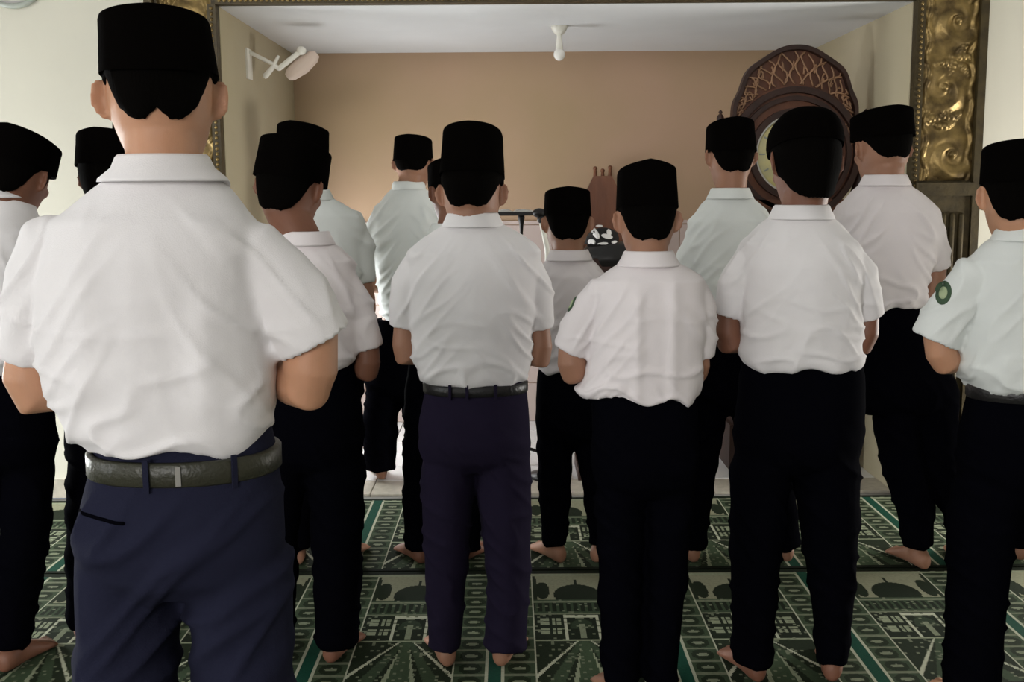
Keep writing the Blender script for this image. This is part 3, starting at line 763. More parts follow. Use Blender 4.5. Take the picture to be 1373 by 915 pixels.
    if s.get('badge'):
        px_, py_, rw, rh, nx_ = s['badge']; tb_ = bvh(sh); q = U(px_, py_)
        dirv = Vector((math.cos(math.radians(nx_)), math.sin(math.radians(nx_)), 0)); up = Vector((0, 0, 1)); rt = dirv.cross(up)
        h0 = tb_.ray_cast(Vector((q[0], q[1]-.0, q[2]))-dirv*.35+Vector((0, 0, 0)), dirv)
        if h0[0] is not None:
            c0 = Vector((q[0], q[1], q[2])) - dirv*.35
            for nm, sc, of, mm in (('sleeve_badge', 1, .003, 'badge'), ('badge_motif', .55, .0045, 'badge2')):
                b = Buf(); RR = []; 
                for rr_ in (0.02, .5, .9, 1.0):
                    r_ = []
                    for t in np.linspace(0, 2*PI, 20, endpoint=False):
                        oo = c0+rt*(rw*sc*rr_*math.cos(t))+up*(rh*sc*rr_*math.sin(t)*(1 if nm == 'sleeve_badge' or True else 1))
                        h_ = tb_.ray_cast(oo, dirv)
                        p_ = h_[0] if h_[0] is not None else oo+dirv*(h0[3])
                        r_.append(np.array(p_-dirv*(of if rr_ < .95 else of*.2)))
                    RR.append(np.array(r_))
                b.loft(RR, True, False)
                if nm == 'sleeve_badge': bd_ = obj(nm, b, mm, sh)
                else: obj(nm, b, mm, sh)
    return root

PEOPLE = []
# ---- nearest boy
PEOPLE.append(dict(d=1.70, fine=2, seed=1, label='tallest boy nearest the camera, white shirt, navy trousers and olive-black belt',
    head=(216, 136, 9, 150), turn=(13, 5, 0), ears=1.25, collar=(222, 205), ck=1.5, skin='skin_a',
    hairline=[(-30, 0), (0, -.026), (16, -.042), (30, -.040), (46, -.022), (58, .006), (70, .03), (84, .030), (96, -.012), (106, -.012), (112, .03)], cap=(.034, .93, .004, -.05),
    torso=[(300, 82, 348), (345, 66, 360), (400, 58, 358), (460, 58, 366), (520, 66, 374), (560, 84, 377), (590, 100, 368), (616, 124, 356)],
    arm_l=(62, 330, 34, 488, 40, 38, 530), arm_r=(356, 330, 420, 464, 55, 412, 526), jr=.060,
    hips=[(628, 128, 372), (690, 116, 384), (745, 114, 388)], leg_l=[(790, 104, 246), (850, 106, 247), (915, 108, 242), (1100, 112, 228), (1300, 125, 215)], leg_r=[(790, 244, 396), (850, 252, 397), (915, 262, 396), (1100, 276, 394), (1300, 290, 385)],
    trous='navy', belt=(617, 649, 'belt'), loops=[263, 318], keeper=284, pockets=[(136, 686, 205, 692)], tamp=1.0, tslant=-1.0,
    pleats=[(150, .03, .006, 330, 560), (300, .025, .008, 380, 580), (225, .04, .004, 300, 600)], amp=.62, blouse=.03, depth=.12, hdepth=.115, hemwave=1.6, ar=1.08))
# ---- middle row
PEOPLE.append(dict(d=3.20, seed=2, label='boy cut off at the far left edge, capped head bowed to the right', skin='skin_c',
    head=(20, 240, 174, 82), turn=(-8, 20, 9), collar=(2, 246), shirt='shirt_w',
    torso=[(296, -52, 52), (340, -58, 60), (400, -56, 58), (450, -54, 56), (480, -52, 54), (505, -48, 50)],
    arm_l=(-60, 320, -78, 425, 22, -78, 470), arm_r=(52, 318, 62, 425, 22, 62, 470),
    hips=[(515, -54, 62), (560, -58, 72), (600, -60, 76)], leg_l=[(640, -60, 6), (750, -58, -6), (860, -52, -10)], leg_r=[(640, 10, 74), (740, 4, 67), (868, -1, 43)]))
PEOPLE.append(dict(d=3.42, seed=3, label='boy mostly hidden behind the nearest boy, his black cap left of that neck', skin='skin_c', shirt='shirt_p',
    head=(150, 242, 174, 82), turn=(-6, 12, -2), collar=(152, 262),
    torso=[(310, 100, 205), (350, 94, 210), (420, 96, 208), (470, 98, 206), (500, 100, 204), (515, 104, 200)],
    arm_l=(100, 334, 92, 425, 18, 98, 470), arm_r=(204, 334, 214, 430, 22, 212, 475),
    hips=[(525, 98, 204), (570, 93, 208), (600, 91, 210)], leg_l=[(650, 91, 148), (750, 93, 142), (862, 95, 138)], leg_r=[(650, 152, 208), (750, 156, 206), (862, 160, 204)]))
PEOPLE.append(dict(d=3.25, seed=4, label='boy just right of the nearest boy, pinkish-white shirt, black cap over dark neck', skin='skin_c', shirt='shirt_p',
    head=(388, 256, 187, 88), turn=(-14, 14, 6), collar=(408, 311), ctilt=.0, cap=(.02, .97, .004, 0), hairdrop=.01,
    torso=[(350, 345, 478), (385, 342, 484), (430, 345, 484), (470, 350, 482), (492, 356, 478), (507, 362, 470)],
    arm_l=(350, 378, 330, 468, 23, 332, 510), arm_r=(472, 374, 495, 470, 20, 492, 500),
    hips=[(520, 352, 480), (560, 345, 488), (600, 342, 490)], leg_l=[(640, 340, 412), (700, 342, 402), (800, 345, 400), (900, 348, 398)], leg_r=[(640, 412, 490), (700, 418, 488), (800, 422, 486), (900, 424, 482)]))
PEOPLE.append(dict(d=3.22, fine=2, seed=5, label='boy in the middle in purple-navy trousers with a thin black belt', skin='skin_b',
    head=(633, 264, 163, 86), turn=(-5, 14, 0), ears=1.1, collar=(634, 286), cap=(.050, .92, .004, 0), hairline=[(0, -.044), (24, -.050), (42, -.040), (56, -.012), (68, .014), (84, .030), (96, -.012), (106, -.012), (112, .03)],
    torso=[(340, 548, 724), (375, 545, 726), (420, 549, 718), (460, 552, 714), (490, 554, 712), (508, 562, 706), (520, 570, 700)],
    arm_l=(552, 362, 541, 440, 20, 543, 478), arm_r=(716, 362, 724, 442, 20, 724, 482),
    hips=[(530, 568, 706), (565, 562, 710), (600, 562, 712)], leg_l=[(640, 564, 638), (700, 566, 634), (790, 570, 626), (885, 574, 619)], leg_r=[(640, 636, 713), (700, 642, 714), (790, 652, 712), (885, 648, 706)],
    trous='plum', trous_label='purple-navy trousers', belt=(522, 536, 'belt_k'), loops=[240, 300, 262], tamp=.6, amp=.7, pleats=[(634, .05, .006, 340, 460)]))
PEOPLE.append(dict(d=2.92, fine=2, seed=6, label='short boy right of the middle with peaked cap, loose shirt and left sleeve badge', skin='skin_b', shirt='shirt_p',
    head=(868, 300, 219, 82), turn=(0, 12, 0), ears=1.15, collar=(869, 338), cap=(.036, .95, .012, 0), ck=1.1,
    torso=[(378, 795, 944), (410, 790, 946), (450, 790, 944), (490, 786, 940), (515, 780, 938), (538, 778, 934)], blouse=0,
    arm_l=(798, 392, 766, 474, 26, 768, 502), arm_r=(934, 392, 942, 482, 18, 936, 500),
    hips=[(548, 792, 934), (590, 792, 936), (630, 794, 936)], leg_l=[(680, 796, 866), (760, 800, 862), (915, 806, 858)], leg_r=[(680, 864, 932), (760, 864, 922), (915, 862, 908)],
    badge=(776, 412, .017, .021, 22), pleats=[(848, .016, .007, 380, 560), (896, .018, .008, 370, 560)], amp=.8, hemwave=1.5))
PEOPLE.append(dict(d=3.10, fine=2, seed=7, label='boy in front of the round carved clock, head bowed, white shirt, blue-black trousers', skin='skin_c',
    head=(1081, 222, 130, 92), turn=(3, 20, 2), ears=.4, collar=(1073, 275), cap=(.035, 1.0, 0, 0), dome=1, hairdrop=.012,
    hairline=[(0, -.105), (25, -.108), (45, -.100), (60, -.085), (75, -.05), (90, -.03), (100, -.02), (112, .02)],
    torso=[(328, 992, 1150), (360, 988, 1156), (400, 990, 1152), (440, 991, 1149), (475, 992, 1152), (498, 994, 1157)],
    arm_l=(996, 350, 975, 425, 20, 978, 462), arm_r=(1146, 350, 1167, 428, 21, 1158, 462),
    hips=[(508, 990, 1158), (550, 985, 1158), (600, 980, 1156)], leg_l=[(640, 978, 1062), (700, 977, 1054), (800, 977, 1040), (915, 978, 1032)], leg_r=[(640, 1064, 1154), (700, 1068, 1150), (800, 1082, 1144), (915, 1092, 1134)],
    hemwave=1.6, amp=.7, pleats=[(1070, .05, .006, 340, 480)]))
PEOPLE.append(dict(d=2.85, fine=2, seed=8, label='boy cut off at the right edge with a round green badge on his sleeve', skin='skin_a', shirt='shirt_c',
    head=(1364, 268, 188, 92), turn=(-16, 8, 0), ears=.9, collar=(1372, 303), cap=(.036, .97, .004, 0),
    torso=[(352, 1300, 1460), (385, 1298, 1464), (430, 1294, 1462), (470, 1286, 1462), (505, 1282, 1460), (528, 1296, 1456)],
    arm_l=(1296, 366, 1256, 460, 34, 1268, 488), arm_r=(1452, 372, 1480, 465, 28, 1476, 500),
    hips=[(540, 1298, 1456), (580, 1286, 1464), (630, 1280, 1468)], leg_l=[(680, 1275, 1366), (760, 1268, 1352), (850, 1264, 1342), (915, 1262, 1338)], leg_r=[(680, 1372, 1468), (760, 1380, 1466), (915, 1388, 1460)],
    badge=(1266, 396, .022, .030, 62), belt=(531, 551, 'belt_k'), keeper=258, keeper_w=.022, amp=.7))
# ---- first row, nearest the niche
PEOPLE.append(dict(d=4.15, seed=9, label='boy hidden behind the nearest boy, only a cap corner and a bare foot showing', skin='skin_b',
    head=(186, 212, 163, 64), turn=(0, 12, 0), collar=(186, 245),
    torso=[(285, 132, 240), (320, 130, 242), (370, 132, 240), (400, 134, 238), (425, 138, 234)],
    arm_l=(140, 308, 126, 385, 14, 128, 415), arm_r=(232, 308, 246, 385, 14, 244, 415),
    hips=[(435, 134, 238), (470, 128, 242), (500, 126, 244)], leg_l=[(540, 118, 182), (640, 108, 160), (738, 102, 142)], leg_r=[(540, 186, 244), (640, 190, 240), (738, 194, 236)], toeout=32))
PEOPLE.append(dict(d=4.15, seed=10, label='boy in the farthest row, greyish shirt, standing behind the pinkish-shirted boy near the left', skin='skin_b', shirt='shirt_c',
    head=(405, 215, 169, 62), turn=(-16, 10, 0), collar=(418, 254),
    torso=[(292, 372, 486), (320, 370, 490), (370, 372, 486), (410, 374, 484), (440, 378, 478)],
    arm_l=(378, 312, 366, 385, 15, 368, 420), arm_r=(480, 312, 490, 380, 14, 492, 415),
    hips=[(450, 376, 484), (490, 372, 488), (520, 370, 490)], leg_l=[(560, 372, 428), (650, 376, 424), (740, 378, 420)], leg_r=[(560, 432, 488), (650, 436, 486), (740, 444, 486)]))
PEOPLE.append(dict(d=4.15, seed=11, label='boy behind the boy in purple-navy trousers, only head edge and leg showing', skin='skin_c', shirt='shirt_c',
    head=(607, 262, 214, 62), turn=(18, 12, 0), collar=(604, 300),
    torso=[(342, 570, 655), (370, 566, 658), (420, 566, 656), (450, 568, 655), (478, 570, 650)],
    arm_l=(574, 362, 566, 430, 12, 568, 460), arm_r=(646, 362, 658, 430, 14, 656, 460),
    hips=[(488, 548, 648), (530, 542, 650), (560, 540, 652)], leg_l=[(600, 540, 590), (680, 540, 580), (742, 542, 576)], leg_r=[(600, 598, 652), (680, 602, 648), (742, 606, 644)], toeout=28))
PEOPLE.append(dict(d=4.15, seed=12, label='smallest boy in the first row, low black cap left of the peaked one', skin='skin_b', shirt='shirt_p',
    head=(761, 303, 253, 64), turn=(0, 10, 0), ears=.9, collar=(763, 336), cap=(.030, .95, .006, 0),
    torso=[(372, 718, 812), (400, 714, 816), (440, 716, 812), (475, 718, 810), (500, 722, 806)],
    arm_l=(724, 386, 714, 450, 13, 716, 478), arm_r=(806, 386, 816, 450, 13, 816, 478),
    hips=[(510, 720, 808), (545, 718, 812), (570, 718, 814)], leg_l=[(610, 719, 768), (680, 723, 764), (735, 727, 759)], leg_r=[(610, 772, 816), (680, 784, 820), (735, 790, 822)], toeout=28))
PEOPLE.append(dict(d=4.15, seed=13, label='boy in the first row left of the round carved clock, bluish shaded shirt', skin='skin_b', shirt='shirt_c',
    head=(980, 213, 158, 64), turn=(4, 10, 0), collar=(978, 252), cap=(.016, .92, .006, 0),
    torso=[(298, 922, 1036), (330, 918, 1040), (370, 922, 1036), (410, 924, 1034), (440, 928, 1030)],
    arm_l=(926, 322, 910, 395, 15, 914, 425), arm_r=(1030, 322, 1046, 395, 14, 1046, 425),
    hips=[(450, 920, 1036), (490, 914, 1040), (530, 912, 1042)], leg_l=[(580, 908, 968), (660, 908, 956), (742, 908, 944)], leg_r=[(580, 985, 1046), (660, 1010, 1062), (742, 1030, 1072)], toeout=3))
PEOPLE.append(dict(d=4.05, seed=14, label='tall person in the farthest row before the gilded border at right, shaded shirt', skin='skin_b', shirt='shirt_p',
    head=(1184, 203, 142, 74), turn=(10, 10, 0), ears=1.2, hairline=[(0, -.036), (24, -.040), (42, -.03), (56, -.008), (68, .014), (84, .030), (96, -.012), (106, -.012), (112, .03)], collar=(1185, 234), cap=(.036, .97, .004, 0),
    torso=[(285, 1118, 1256), (320, 1112, 1262), (350, 1118, 1250), (380, 1124, 1240), (415, 1130, 1234)],
    arm_l=(1126, 310, 1108, 380, 17, 1112, 412), arm_r=(1246, 308, 1260, 362, 17, 1250, 398),
    hips=[(424, 1136, 1238), (480, 1140, 1262), (530, 1150, 1282)], leg_l=[(580, 1172, 1232), (640, 1184, 1240), (690, 1200, 1250), (738, 1208, 1250)], leg_r=[(580, 1226, 1284), (640, 1234, 1286), (690, 1262, 1300), (738, 1272, 1306)]))
PEOPLE.append(dict(d=4.15, seed=15, label='boy beyond the right edge, only one bare foot showing', skin='skin_b',
    head=(1425, 215, 162, 64), turn=(0, 12, 0), collar=(1425, 248),
    torso=[(290, 1370, 1480), (325, 1366, 1484), (370, 1370, 1480), (400, 1372, 1478), (430, 1376, 1474)],
    arm_l=(1382, 312, 1376, 385, 10, 1380, 415), arm_r=(1470, 312, 1484, 385, 14, 1482, 415),
    hips=[(440, 1382, 1472), (480, 1376, 1476), (520, 1374, 1476)], leg_l=[(560, 1366, 1418), (650, 1346, 1392), (740, 1338, 1376)], leg_r=[(560, 1424, 1476), (650, 1428, 1470), (740, 1432, 1466)], toeout=10))
# ---- prayer leader
PEOPLE.append(dict(d=5.42, seed=16, label='prayer leader alone inside the niche, long cool-white shirt and dark trousers', skin='skin_b', shirt='shirt_c',
    head=(554, 222, 188, 51), turn=(-8, 8, 0), collar=(548, 243), cap=(.015, .93, .004, 0), ck=.7,
    hairline=[(0, -.035), (30, -.038), (50, -.03), (64, -.01), (84, .035), (112, .04)],
    torso=[(288, 500, 598), (320, 498, 600), (360, 504, 592), (400, 510, 588), (440, 514, 584)],
    arm_l=(503, 296, 506, 365, 14, 500, 385), arm_r=(592, 300, 600, 365, 14, 600, 390),
    hips=[(446, 498, 586), (480, 492, 588), (515, 489, 590)], leg_l=[(560, 488, 534), (600, 489, 533), (640, 490, 531)], leg_r=[(560, 542, 588), (600, 543, 588), (640, 544, 588)], amp=1.2, shirt_label='long cool-white shirt'))
print('NB', NB, 'NT', NT)
for sp in PEOPLE:
    person(sp)

# ---------------------------------------------------------------- things in the niche
# round carved clock
CY = 5.62
cc = unp(1062, 207, CY); mp = unp(1063, 207, CY)[0]-cc[0]
R0 = 86*mp
clock = thing('standing_clock', (cc[0], CY, 0), 'tall carved wooden clock with scalloped round top and yellow dial in the niche', 'clock')
def outline(a):   # a from the right, anticlockwise; scalloped upper half
    base = 1.0 + .62*max(0, math.sin(a))**1.6*.95
    sc = .055*abs(math.sin(a*3.5+ .0)) if math.sin(a) > 0 else 0
    return R0*(base+sc)
def slab(fn_out, fn_in, y0, y1, n=160, a0=0, a1=2*PI, mi=0):
    b = Buf(); closed = abs(a1-a0-2*PI) < 1e-6
    ts = np.linspace(a0, a1, n, endpoint=not closed); rings = []
    for t in ts:
        c_, s_ = math.cos(t), math.sin(t); o, i = fn_out(t), fn_in(t)
        rings.append(np.array([(cc[0]+i*c_, y0, cc[2]+i*s_), (cc[0]+o*c_, y0, cc[2]+o*s_), (cc[0]+o*c_, y1, cc[2]+o*s_), (cc[0]+i*c_, y1, cc[2]+i*s_)]))
    if closed: rings.append(rings[0]); b.loft(rings, False, False)
    else: b.loft(rings)
    return b
rd = 52*mp
scal = [(0, 88), (15, 92), (30, 95), (38, 106), (50, 112), (58, 127), (72, 133), (82, 141), (90, 142), (98, 141), (108, 133), (122, 127), (130, 112), (142, 106), (150, 95), (165, 92), (180, 88)]
def top_out(t):
    dgr = math.degrees(t) % 360
    if dgr > 180: return 88*mp
    w_ = np.linspace(-5, 5, 9)
    return float(np.mean([np.interp(dgr+o_, [a for a, r in scal], [r for a, r in scal]) for o_ in w_]))*mp
obj('crest_rim', slab(top_out, lambda t: top_out(t)-6*mp, CY-.05, CY+.01, a0=math.radians(-14), a1=math.radians(194)), 'wood_dk', clock, smooth=False)
obj('round_body', slab(lambda t: 90*mp, lambda t: rd*.9, CY-.02, CY+.10), 'wood', clock, smooth=False)
obj('moulding', slab(lambda t: 88*mp, lambda t: 80*mp, CY-.06, CY), 'wood_dk', clock, smooth=False)
obj('moulding', slab(lambda t: 76*mp, lambda t: 70*mp, CY-.05, CY), 'wood_dk', clock, smooth=False)
obj('moulding', slab(lambda t: 60*mp, lambda t: rd, CY-.06, CY), 'wood_dk', clock, smooth=False)
obj('dial_rim', slab(lambda t: rd*1.0, lambda t: rd*.955, CY-.055, CY-.02), 'steel', clock, smooth=False)
# dark backing with pale interlaced openwork in the crest
obj('crest_back', slab(lambda t: top_out(t)-3*mp, lambda t: 88*mp, CY-.004, CY+.01, a0=math.radians(4), a1=math.radians(176)), 'wood', clock, smooth=False)
random.seed(8)
for k in range(44):
    t = math.radians(12+k*3.6); r1 = 92*mp; r2 = top_out(t)-8*mp
    if r2-r1 < 8*mp: r1 = r2-8*mp
    pts = []
    for q in np.linspace(0, 1, 9):
        rr = r1+(r2-r1)*q; tt = t+math.radians(3.6)*math.sin(q*2*PI+k*1.7)*(.6+.4*random.random())
        pts.append((cc[0]+rr*math.cos(tt), CY-.018-.006*math.sin(q*PI), cc[2]+rr*math.sin(tt)))
    b = Buf(); b.tube(pts, [.0042]*9, n=6); obj('openwork_stroke', b, 'wood_hi', clock)
    if k % 2 == 0:
        b = Buf(); rm_ = (r1+r2)/2+random.uniform(-.02, .02); pts = [(cc[0]+(rm_+.018*math.cos(a))*math.cos(t), CY-.02, cc[2]+(rm_+.018*math.cos(a))*math.sin(t)+.014*math.sin(a)) for a in np.linspace(0, 5.2, 9)]
        b.tube(pts, [.0045]*9, n=6); obj('openwork_stroke', b, 'wood_hi', clock)
b = Buf(); b.lathe((cc[0], CY+.01, cc[2]), [(rd*.97, 0), (rd*.97, .03), (rd*.9, .034), (rd*.3, .036)], n=48, axis='y'); dial = obj('dial', b, 'dial', clock)
for k in range(12):
    a = k*PI/6; b = Buf(); p = np.array([cc[0]+rd*.80*math.cos(a), CY-.028, cc[2]+rd*.80*math.sin(a)])
    b.box(p, (rd*.07, .003, rd*.018), R=rotm('Y', -a)); obj('hour_mark', b, 'grey', dial, smooth=False)
for a, L, w_ in ((2.2, .45, .03), (.5, .7, .02)):
    b = Buf(); p = np.array([cc[0]+rd*L*.5*math.cos(a), CY-.034, cc[2]+rd*L*.5*math.sin(a)]); b.box(p, (rd*L*.5, .002, rd*w_), R=rotm('Y', -a)); obj('hand', b, 'black', dial, smooth=False)
# shoulders with small finials and tall body
for s_ in (-1, 1):
    p = np.array([cc[0]+s_*97*mp, CY, cc[2]+50*mp])
    b = Buf(); b.lathe(p, [(.005, -.06), (.022, -.05), (.012, -.03), (.02, -.01), (.016, .005), (.006, .015), (.011, .024), (.003, .034)], n=12); obj('finial', b, 'wood_dk', clock)
    b = Buf(); b.tube([(cc[0]+s_*97*mp, CY, cc[2]+50*mp-.055), (cc[0]+s_*98*mp, CY, cc[2]-.05), (cc[0]+s_*80*mp, CY, cc[2]-.30), (cc[0]+s_*74*mp, CY, .40)], [.022, .03, .03, .03], n=8); obj('side_post', b, 'wood_dk', clock)
b = Buf(); zt_ = cc[2]-60*mp
b.box((cc[0], CY+.04, zt_/2+.12), (.27, .09, zt_/2-.12)); obj('case', b, 'wood', clock, smooth=False)
b = Buf(); b.box((cc[0], CY-.055, .62), (.20, .008, .36)); pn = obj('front_panel', b, 'wood_dk', clock, smooth=False)
for k in range(6):
    b = Buf(); z = .32+k*.11; b.tube([(cc[0]-.15, CY-.066, z), (cc[0]-.05, CY-.070, z+.04), (cc[0]+.05, CY-.070, z-.02), (cc[0]+.15, CY-.066, z+.03)], [.008]*4, n=6); obj('panel_carving', b, 'wood', pn)
b = Buf(); b.box((cc[0], CY+.03, .12), (.31, .13, .12)); b.box((cc[0], CY+.03, .25), (.29, .115, .015)); obj('plinth', b, 'wood_dk', clock, smooth=False)

# carved chair
KY = NB-.09
kc = unp(808, 225, KY); km = unp(809, 225, KY)[0]-kc[0]
ch = thing('carved_chair', (kc[0], KY, 0), 'high-backed carved reddish-brown wooden chair with a crown-like crest against the back wall', 'chair')
zt_ = kc[2]
b = Buf(); b.loft([np.array([(kc[0]-w_, KY-.02, z), (kc[0]+w_, KY-.02, z), (kc[0]+w_, KY+.02, z), (kc[0]-w_, KY+.02, z)]) for z, w_ in ((.45, .20), (1.2, .20), (zt_-.30, .17), (zt_-.16, .125), (zt_-.12, .09), (zt_-.05, .055))]); obj('backrest', b, 'wood', ch, smooth=False)
for dx, dz in ((-10, -1), (0, -4), (10, 0)):
    b = Buf(); x = kc[0]+dx*km; z = zt_+dz*km*-1*-1
    b.tube([(x*.7+kc[0]*.3, KY, z-.10), (x, KY, z-.045), (x, KY, z-.012)], [.018, .012, .010], n=8); b.ball((x, KY, z), (.014, .014, .014), n=8); obj('crest_finial', b, 'wood', ch)
for s_ in (-1, 1):
    b = Buf(); b.tube([(kc[0]+s_*.21, KY, .02), (kc[0]+s_*.21, KY, .8), (kc[0]+s_*.20, KY, zt_-.32)], [.024, .022, .018], n=8); b.ball((kc[0]+s_*.20, KY, zt_-.28), (.03, .03, .035), n=10); obj('back_post', b, 'wood', ch)
    b = Buf(); b.tube([(kc[0]+s_*.22, KY, .70), (kc[0]+s_*.24, KY-.25, .72), (kc[0]+s_*.24, KY-.45, .68)], [.02, .024, .028], n=8); b.tube([(kc[0]+s_*.24, KY-.42, .44), (kc[0]+s_*.24, KY-.43, .67)], [.018, .018], n=8); obj('armrest', b, 'wood', ch)
    b = Buf(); b.tube([(kc[0]+s_*.22, KY-.42, .42), (kc[0]+s_*.25, KY-.45, .25), (kc[0]+s_*.22, KY-.44, .02)], [.028, .024, .02], n=8); obj('leg', b, 'wood', ch)
b = Buf(); b.box((kc[0], KY-.22, .42), (.25, .24, .035)); obj('seat_frame', b, 'wood', ch, smooth=False)
b = Buf(); b.ball((kc[0], KY-.22, .47), (.23, .21, .045), n=20); obj('seat_cushion', b, 'wood_dk', ch)

# dark podium with patterned cloth on it
PY = 5.50
pc = unp(818, 326, PY)
pod = thing('podium', (pc[0], PY, 0), 'narrow dark wooden podium with a rounded top between the two short boys\' heads', 'podium')
b = Buf(); b.box((pc[0], PY, pc[2]/2-.03), (.12, .13, pc[2]/2-.04)); obj('column', b, 'wood_dk', pod, smooth=False)
b = Buf(); R = []
for z, k in ((-.09, 1.0), (-.05, 1.06), (-.02, .98), (.012, .80), (.028, .5)):
    R.append(np.array([(pc[0]+.145*k*math.cos(t), PY+.14*k*math.sin(t), pc[2]+z-.02) for t in np.linspace(0, 2*PI, 28, endpoint=False)]))
b.loft(R); obj('top', b, 'black', pod)
b = Buf(); b.box((pc[0], PY, .03), (.17, .17, .03)); obj('base', b, 'wood_dk', pod, smooth=False)
cl = thing('folded_cloth', (pc[0]-.02, PY, pc[2]), 'black cloth with bold white patches heaped on the dark podium', 'cloth')
b = Buf(); R = []
q0 = unp(808, 318, PY)
for z, k in ((-.035, 1.0), (-.005, .98), (.022, .82), (.040, .52), (.048, .2)):
    R.append(np.array([(q0[0]+.085*k*(1+.1*math.sin(3*t+z*50))*math.cos(t), PY-.01+.09*k*math.sin(t), q0[2]+z) for t in np.linspace(0, 2*PI, 28, endpoint=False)]))
b.loft(R); ctop = obj('cloth_heap', b, 'clothbw', cl)
tb_ = BVHTree.FromPolygons([v.co[:] for v in ctop.data.vertices], [p.vertices[:] for p in ctop.data.polygons])
for px_, py_, rw, rh, an in ((797, 312, 3.2, 7, .5), (792, 324, 4, 3.4, 0), (812, 316, 6.5, 2.6, -.2), (815, 311, 2.8, 3.6, 0), (806, 326, 6, 1.8, .1), (822, 324, 3.8, 1.8, 0), (803, 303, 4, 1.3, 0), (791, 331, 2.6, 1.2, 0)):
    q = unp(px_, py_, PY); b = Buf(); RR = []; mpp = km
    for rr_ in (.05, .5, .92, 1.0):
        r_ = []
        for t in np.linspace(0, 2*PI, 14, endpoint=False):
            ux, uz = rw*mpp*rr_*math.cos(t), rh*mpp*rr_*math.sin(t)
            x = q[0]+ux*math.cos(an)-uz*math.sin(an); z = q[2]+ux*math.sin(an)+uz*math.cos(an)
            h_ = tb_.ray_cast(Vector((x, PY-.5, z)), Vector((0, 1, 0)))
            y = h_[0][1] if h_[0] is not None else PY-.02
            r_.append((x, y-(.003 if rr_ < .95 else 0), z))
        RR.append(np.array(r_))
    b.loft(RR, True, False); obj('white_patch', b, 'clothw', cl)

# reading stand with an open book
SY = 5.66
s0 = unp(699, 287, SY)
st = thing('reading_stand', (s0[0], SY, 0), 'thin black reading stand on one pole in front of the niche\'s back wall', 'stand')
xa = unp(656, 286, SY)[0]; xb_ = unp(728, 286, SY)[0]
b = Buf(); b.box(((xa+xb_)/2, SY, s0[2]), ((xb_-xa)/2, .13, .006)); b.box(((xa+xb_)/2, SY-.128, s0[2]+.004), ((xb_-xa)/2, .004, .009)); obj('shelf', b, 'black', st, smooth=False)
b = Buf(); b.lathe((s0[0], SY, 0), [(.016, s0[2]-.008), (.018, s0[2]-.02), (.010, s0[2]-.06), (.008, s0[2]-.10), (.008, .75), (.012, .74), (.012, .03)][::-1], n=12); obj('pole', b, 'black', st)
for k in range(3):
    a = k*2*PI/3+.4; b = Buf(); b.tube([(s0[0], SY, .10), (s0[0]+.22*math.cos(a), SY+.22*math.sin(a), .012)], [.009, .008], n=8); obj('leg', b, 'black', st)
bk = thing('open_book', (s0[0]-.06, SY, s0[2]+.006), 'open white-paged book lying flat on the reading stand', 'book')
b = Buf(); b.box((s0[0]-.045, SY-.01, s0[2]+.009), (.112, .09, .003)); obj('cover', b, 'black', bk, smooth=False)
for s_ in (-1, 1):
    R = []
    for y in (SY-.095, SY+.075):
        pr = [(0, .012), (.02, .022), (.055, .023), (.108, .017), (.108, .012)]
        R.append(np.array([(s0[0]-.045+s_*x, y, s0[2]+z) for x, z in pr]))
    b = Buf(); b.loft(R if s_ > 0 else [r[::-1] for r in R]); obj('pages', b, 'paper', bk, smooth=False)

# microphone on its own pale stand
MY = 5.40
m0 = unp(722, 287, MY)
ms = thing('microphone_stand', (m0[0]+.05, MY, 0), 'pale leaning microphone stand beside the reading stand', 'stand')
p1 = unp(726, 299, MY); p2 = unp(734, 335, MY)
b = Buf(); b.tube([p1, p2, (p2[0]+.005, MY, .70), (p2[0]+.005, MY, .03)], [.012, .014, .012, .012], n=10); obj('pole', b, 'plastic', ms)
b = Buf(); b.lathe((p2[0]+.005, MY, 0), [(.10, .001), (.10, .02), (.04, .035), (.02, .05)], n=24); obj('base', b, 'black', ms)
mc = thing('microphone', (p1[0], MY, p1[2]), 'black microphone lying level on the pale stand', 'microphone')
a1 = unp(708, 285, MY); a2 = unp(728, 286, MY); a3 = unp(752, 287, MY)
b = Buf(); b.tube([a2, a3], [.022, .017], n=12); obj('handle', b, 'black', mc)
b = Buf(); b.ball(a1+(a2-a1)*.75, (.034, .026, .024), n=14); obj('grille', b, 'black', mc)
b = Buf(); b.tube([p1+np.array([0, 0, .02]), p1+np.array([.01, 0, .0])], [.026, .016], n=10); obj('clip', b, 'black', mc)

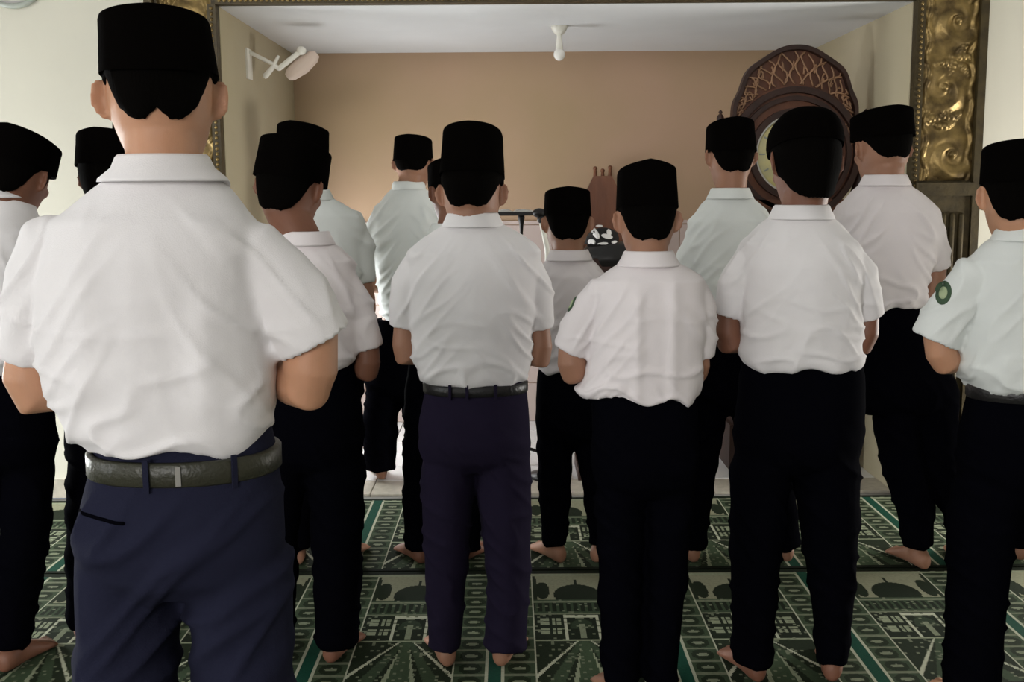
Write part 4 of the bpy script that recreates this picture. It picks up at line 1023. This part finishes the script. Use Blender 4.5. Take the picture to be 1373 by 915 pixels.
# ceiling lamp
LY = 5.75
l0 = unp(750, 72, LY)
lp = thing('ceiling_lamp', (l0[0], LY, NT), 'small white bulb hanging from a fitting on the niche ceiling', 'lamp')
b = Buf(); b.lathe((l0[0], LY, 0), [(.02, NT-.045), (.034, NT-.03), (.042, NT-.012), (.045, NT)], n=20); obj('ceiling_rose', b, 'plastic', lp)
b = Buf(); b.lathe((l0[0], LY, 0), [(.020, l0[2]+.015), (.018, l0[2]+.04), (.012, NT-.05), (.014, NT-.03)], n=14); obj('lamp_holder', b, 'plastic', lp)
b = Buf(); b.ball((l0[0], LY, l0[2]-.004), (.030, .030, .032), n=16); obj('bulb', b, 'glass', lp)
# bracket lamp on the niche's left wall
WL = 5.62
def at(px, py, Y): return unp(px, py, Y)
w0 = np.array([NL, WL, at(353, 86, WL)[2]])
wl = thing('wall_lamp', w0, 'white bracket lamp with a tilted arm and pale hood high on the niche\'s left wall', 'lamp')
b = Buf(); b.box((NL+.006, WL, w0[2]), (.006, .05, .075)); obj('wall_plate', b, 'plastic', wl, smooth=False)
e = at(404, 68, WL); k0 = at(374, 92, WL); j0 = at(356, 102, WL)
b = Buf(); b.tube([(NL+.01, WL, at(0, 72, WL)[2]), at(366, 86, WL), k0], [.010, .010, .012], n=8); obj('bracket', b, 'plastic', wl)
b = Buf(); b.tube([j0, at(366, 90, WL), at(373, 76, WL)], [.015, .012, .008], n=8); obj('bracket', b, 'plastic', wl)
b = Buf(); b.tube([k0, (k0+e)/2, e], [.013, .014, .013], n=10); b.ball(e, (.025, .025, .022), n=12); obj('arm', b, 'plastic', wl)
h1 = at(390, 100, WL+.05); h2 = at(420, 76, WL+.05)
b = Buf(); b.tube([h1, (h1+h2)/2, h2], [(.030, .035), (.040, .045), (.032, .035)], n=16); obj('hood', b, 'pinkpl', wl)
# wall clock high on the left of the front wall
c1 = unp(14, -38, WY-.03)
wc = thing('wall_clock', (c1[0], WY, c1[2]), 'round grey-rimmed wall clock at the top left corner, only its lower edge showing', 'clock')
b = Buf(); b.lathe((c1[0], WY-.0, c1[2]), [(.150, 0), (.160, .012), (.162, .03), (.150, .04), (.140, .036)], n=40, axis='y', cap=False); obj('rim', b, 'grey', wc)
b = Buf(); b.lathe((c1[0], WY-.0, c1[2]), [(.146, 0), (.146, .028), (.05, .029)], n=40, axis='y'); df = obj('dial', b, 'paper', wc)
for a, L in ((1.1, .07), (2.6, .10)):
    b = Buf(); b.box((c1[0]+L/2*math.cos(a), WY-.032, c1[2]+L/2*math.sin(a)), (L/2, .0015, .004), R=rotm('Y', -a)); obj('hand', b, 'black', df, smooth=False)
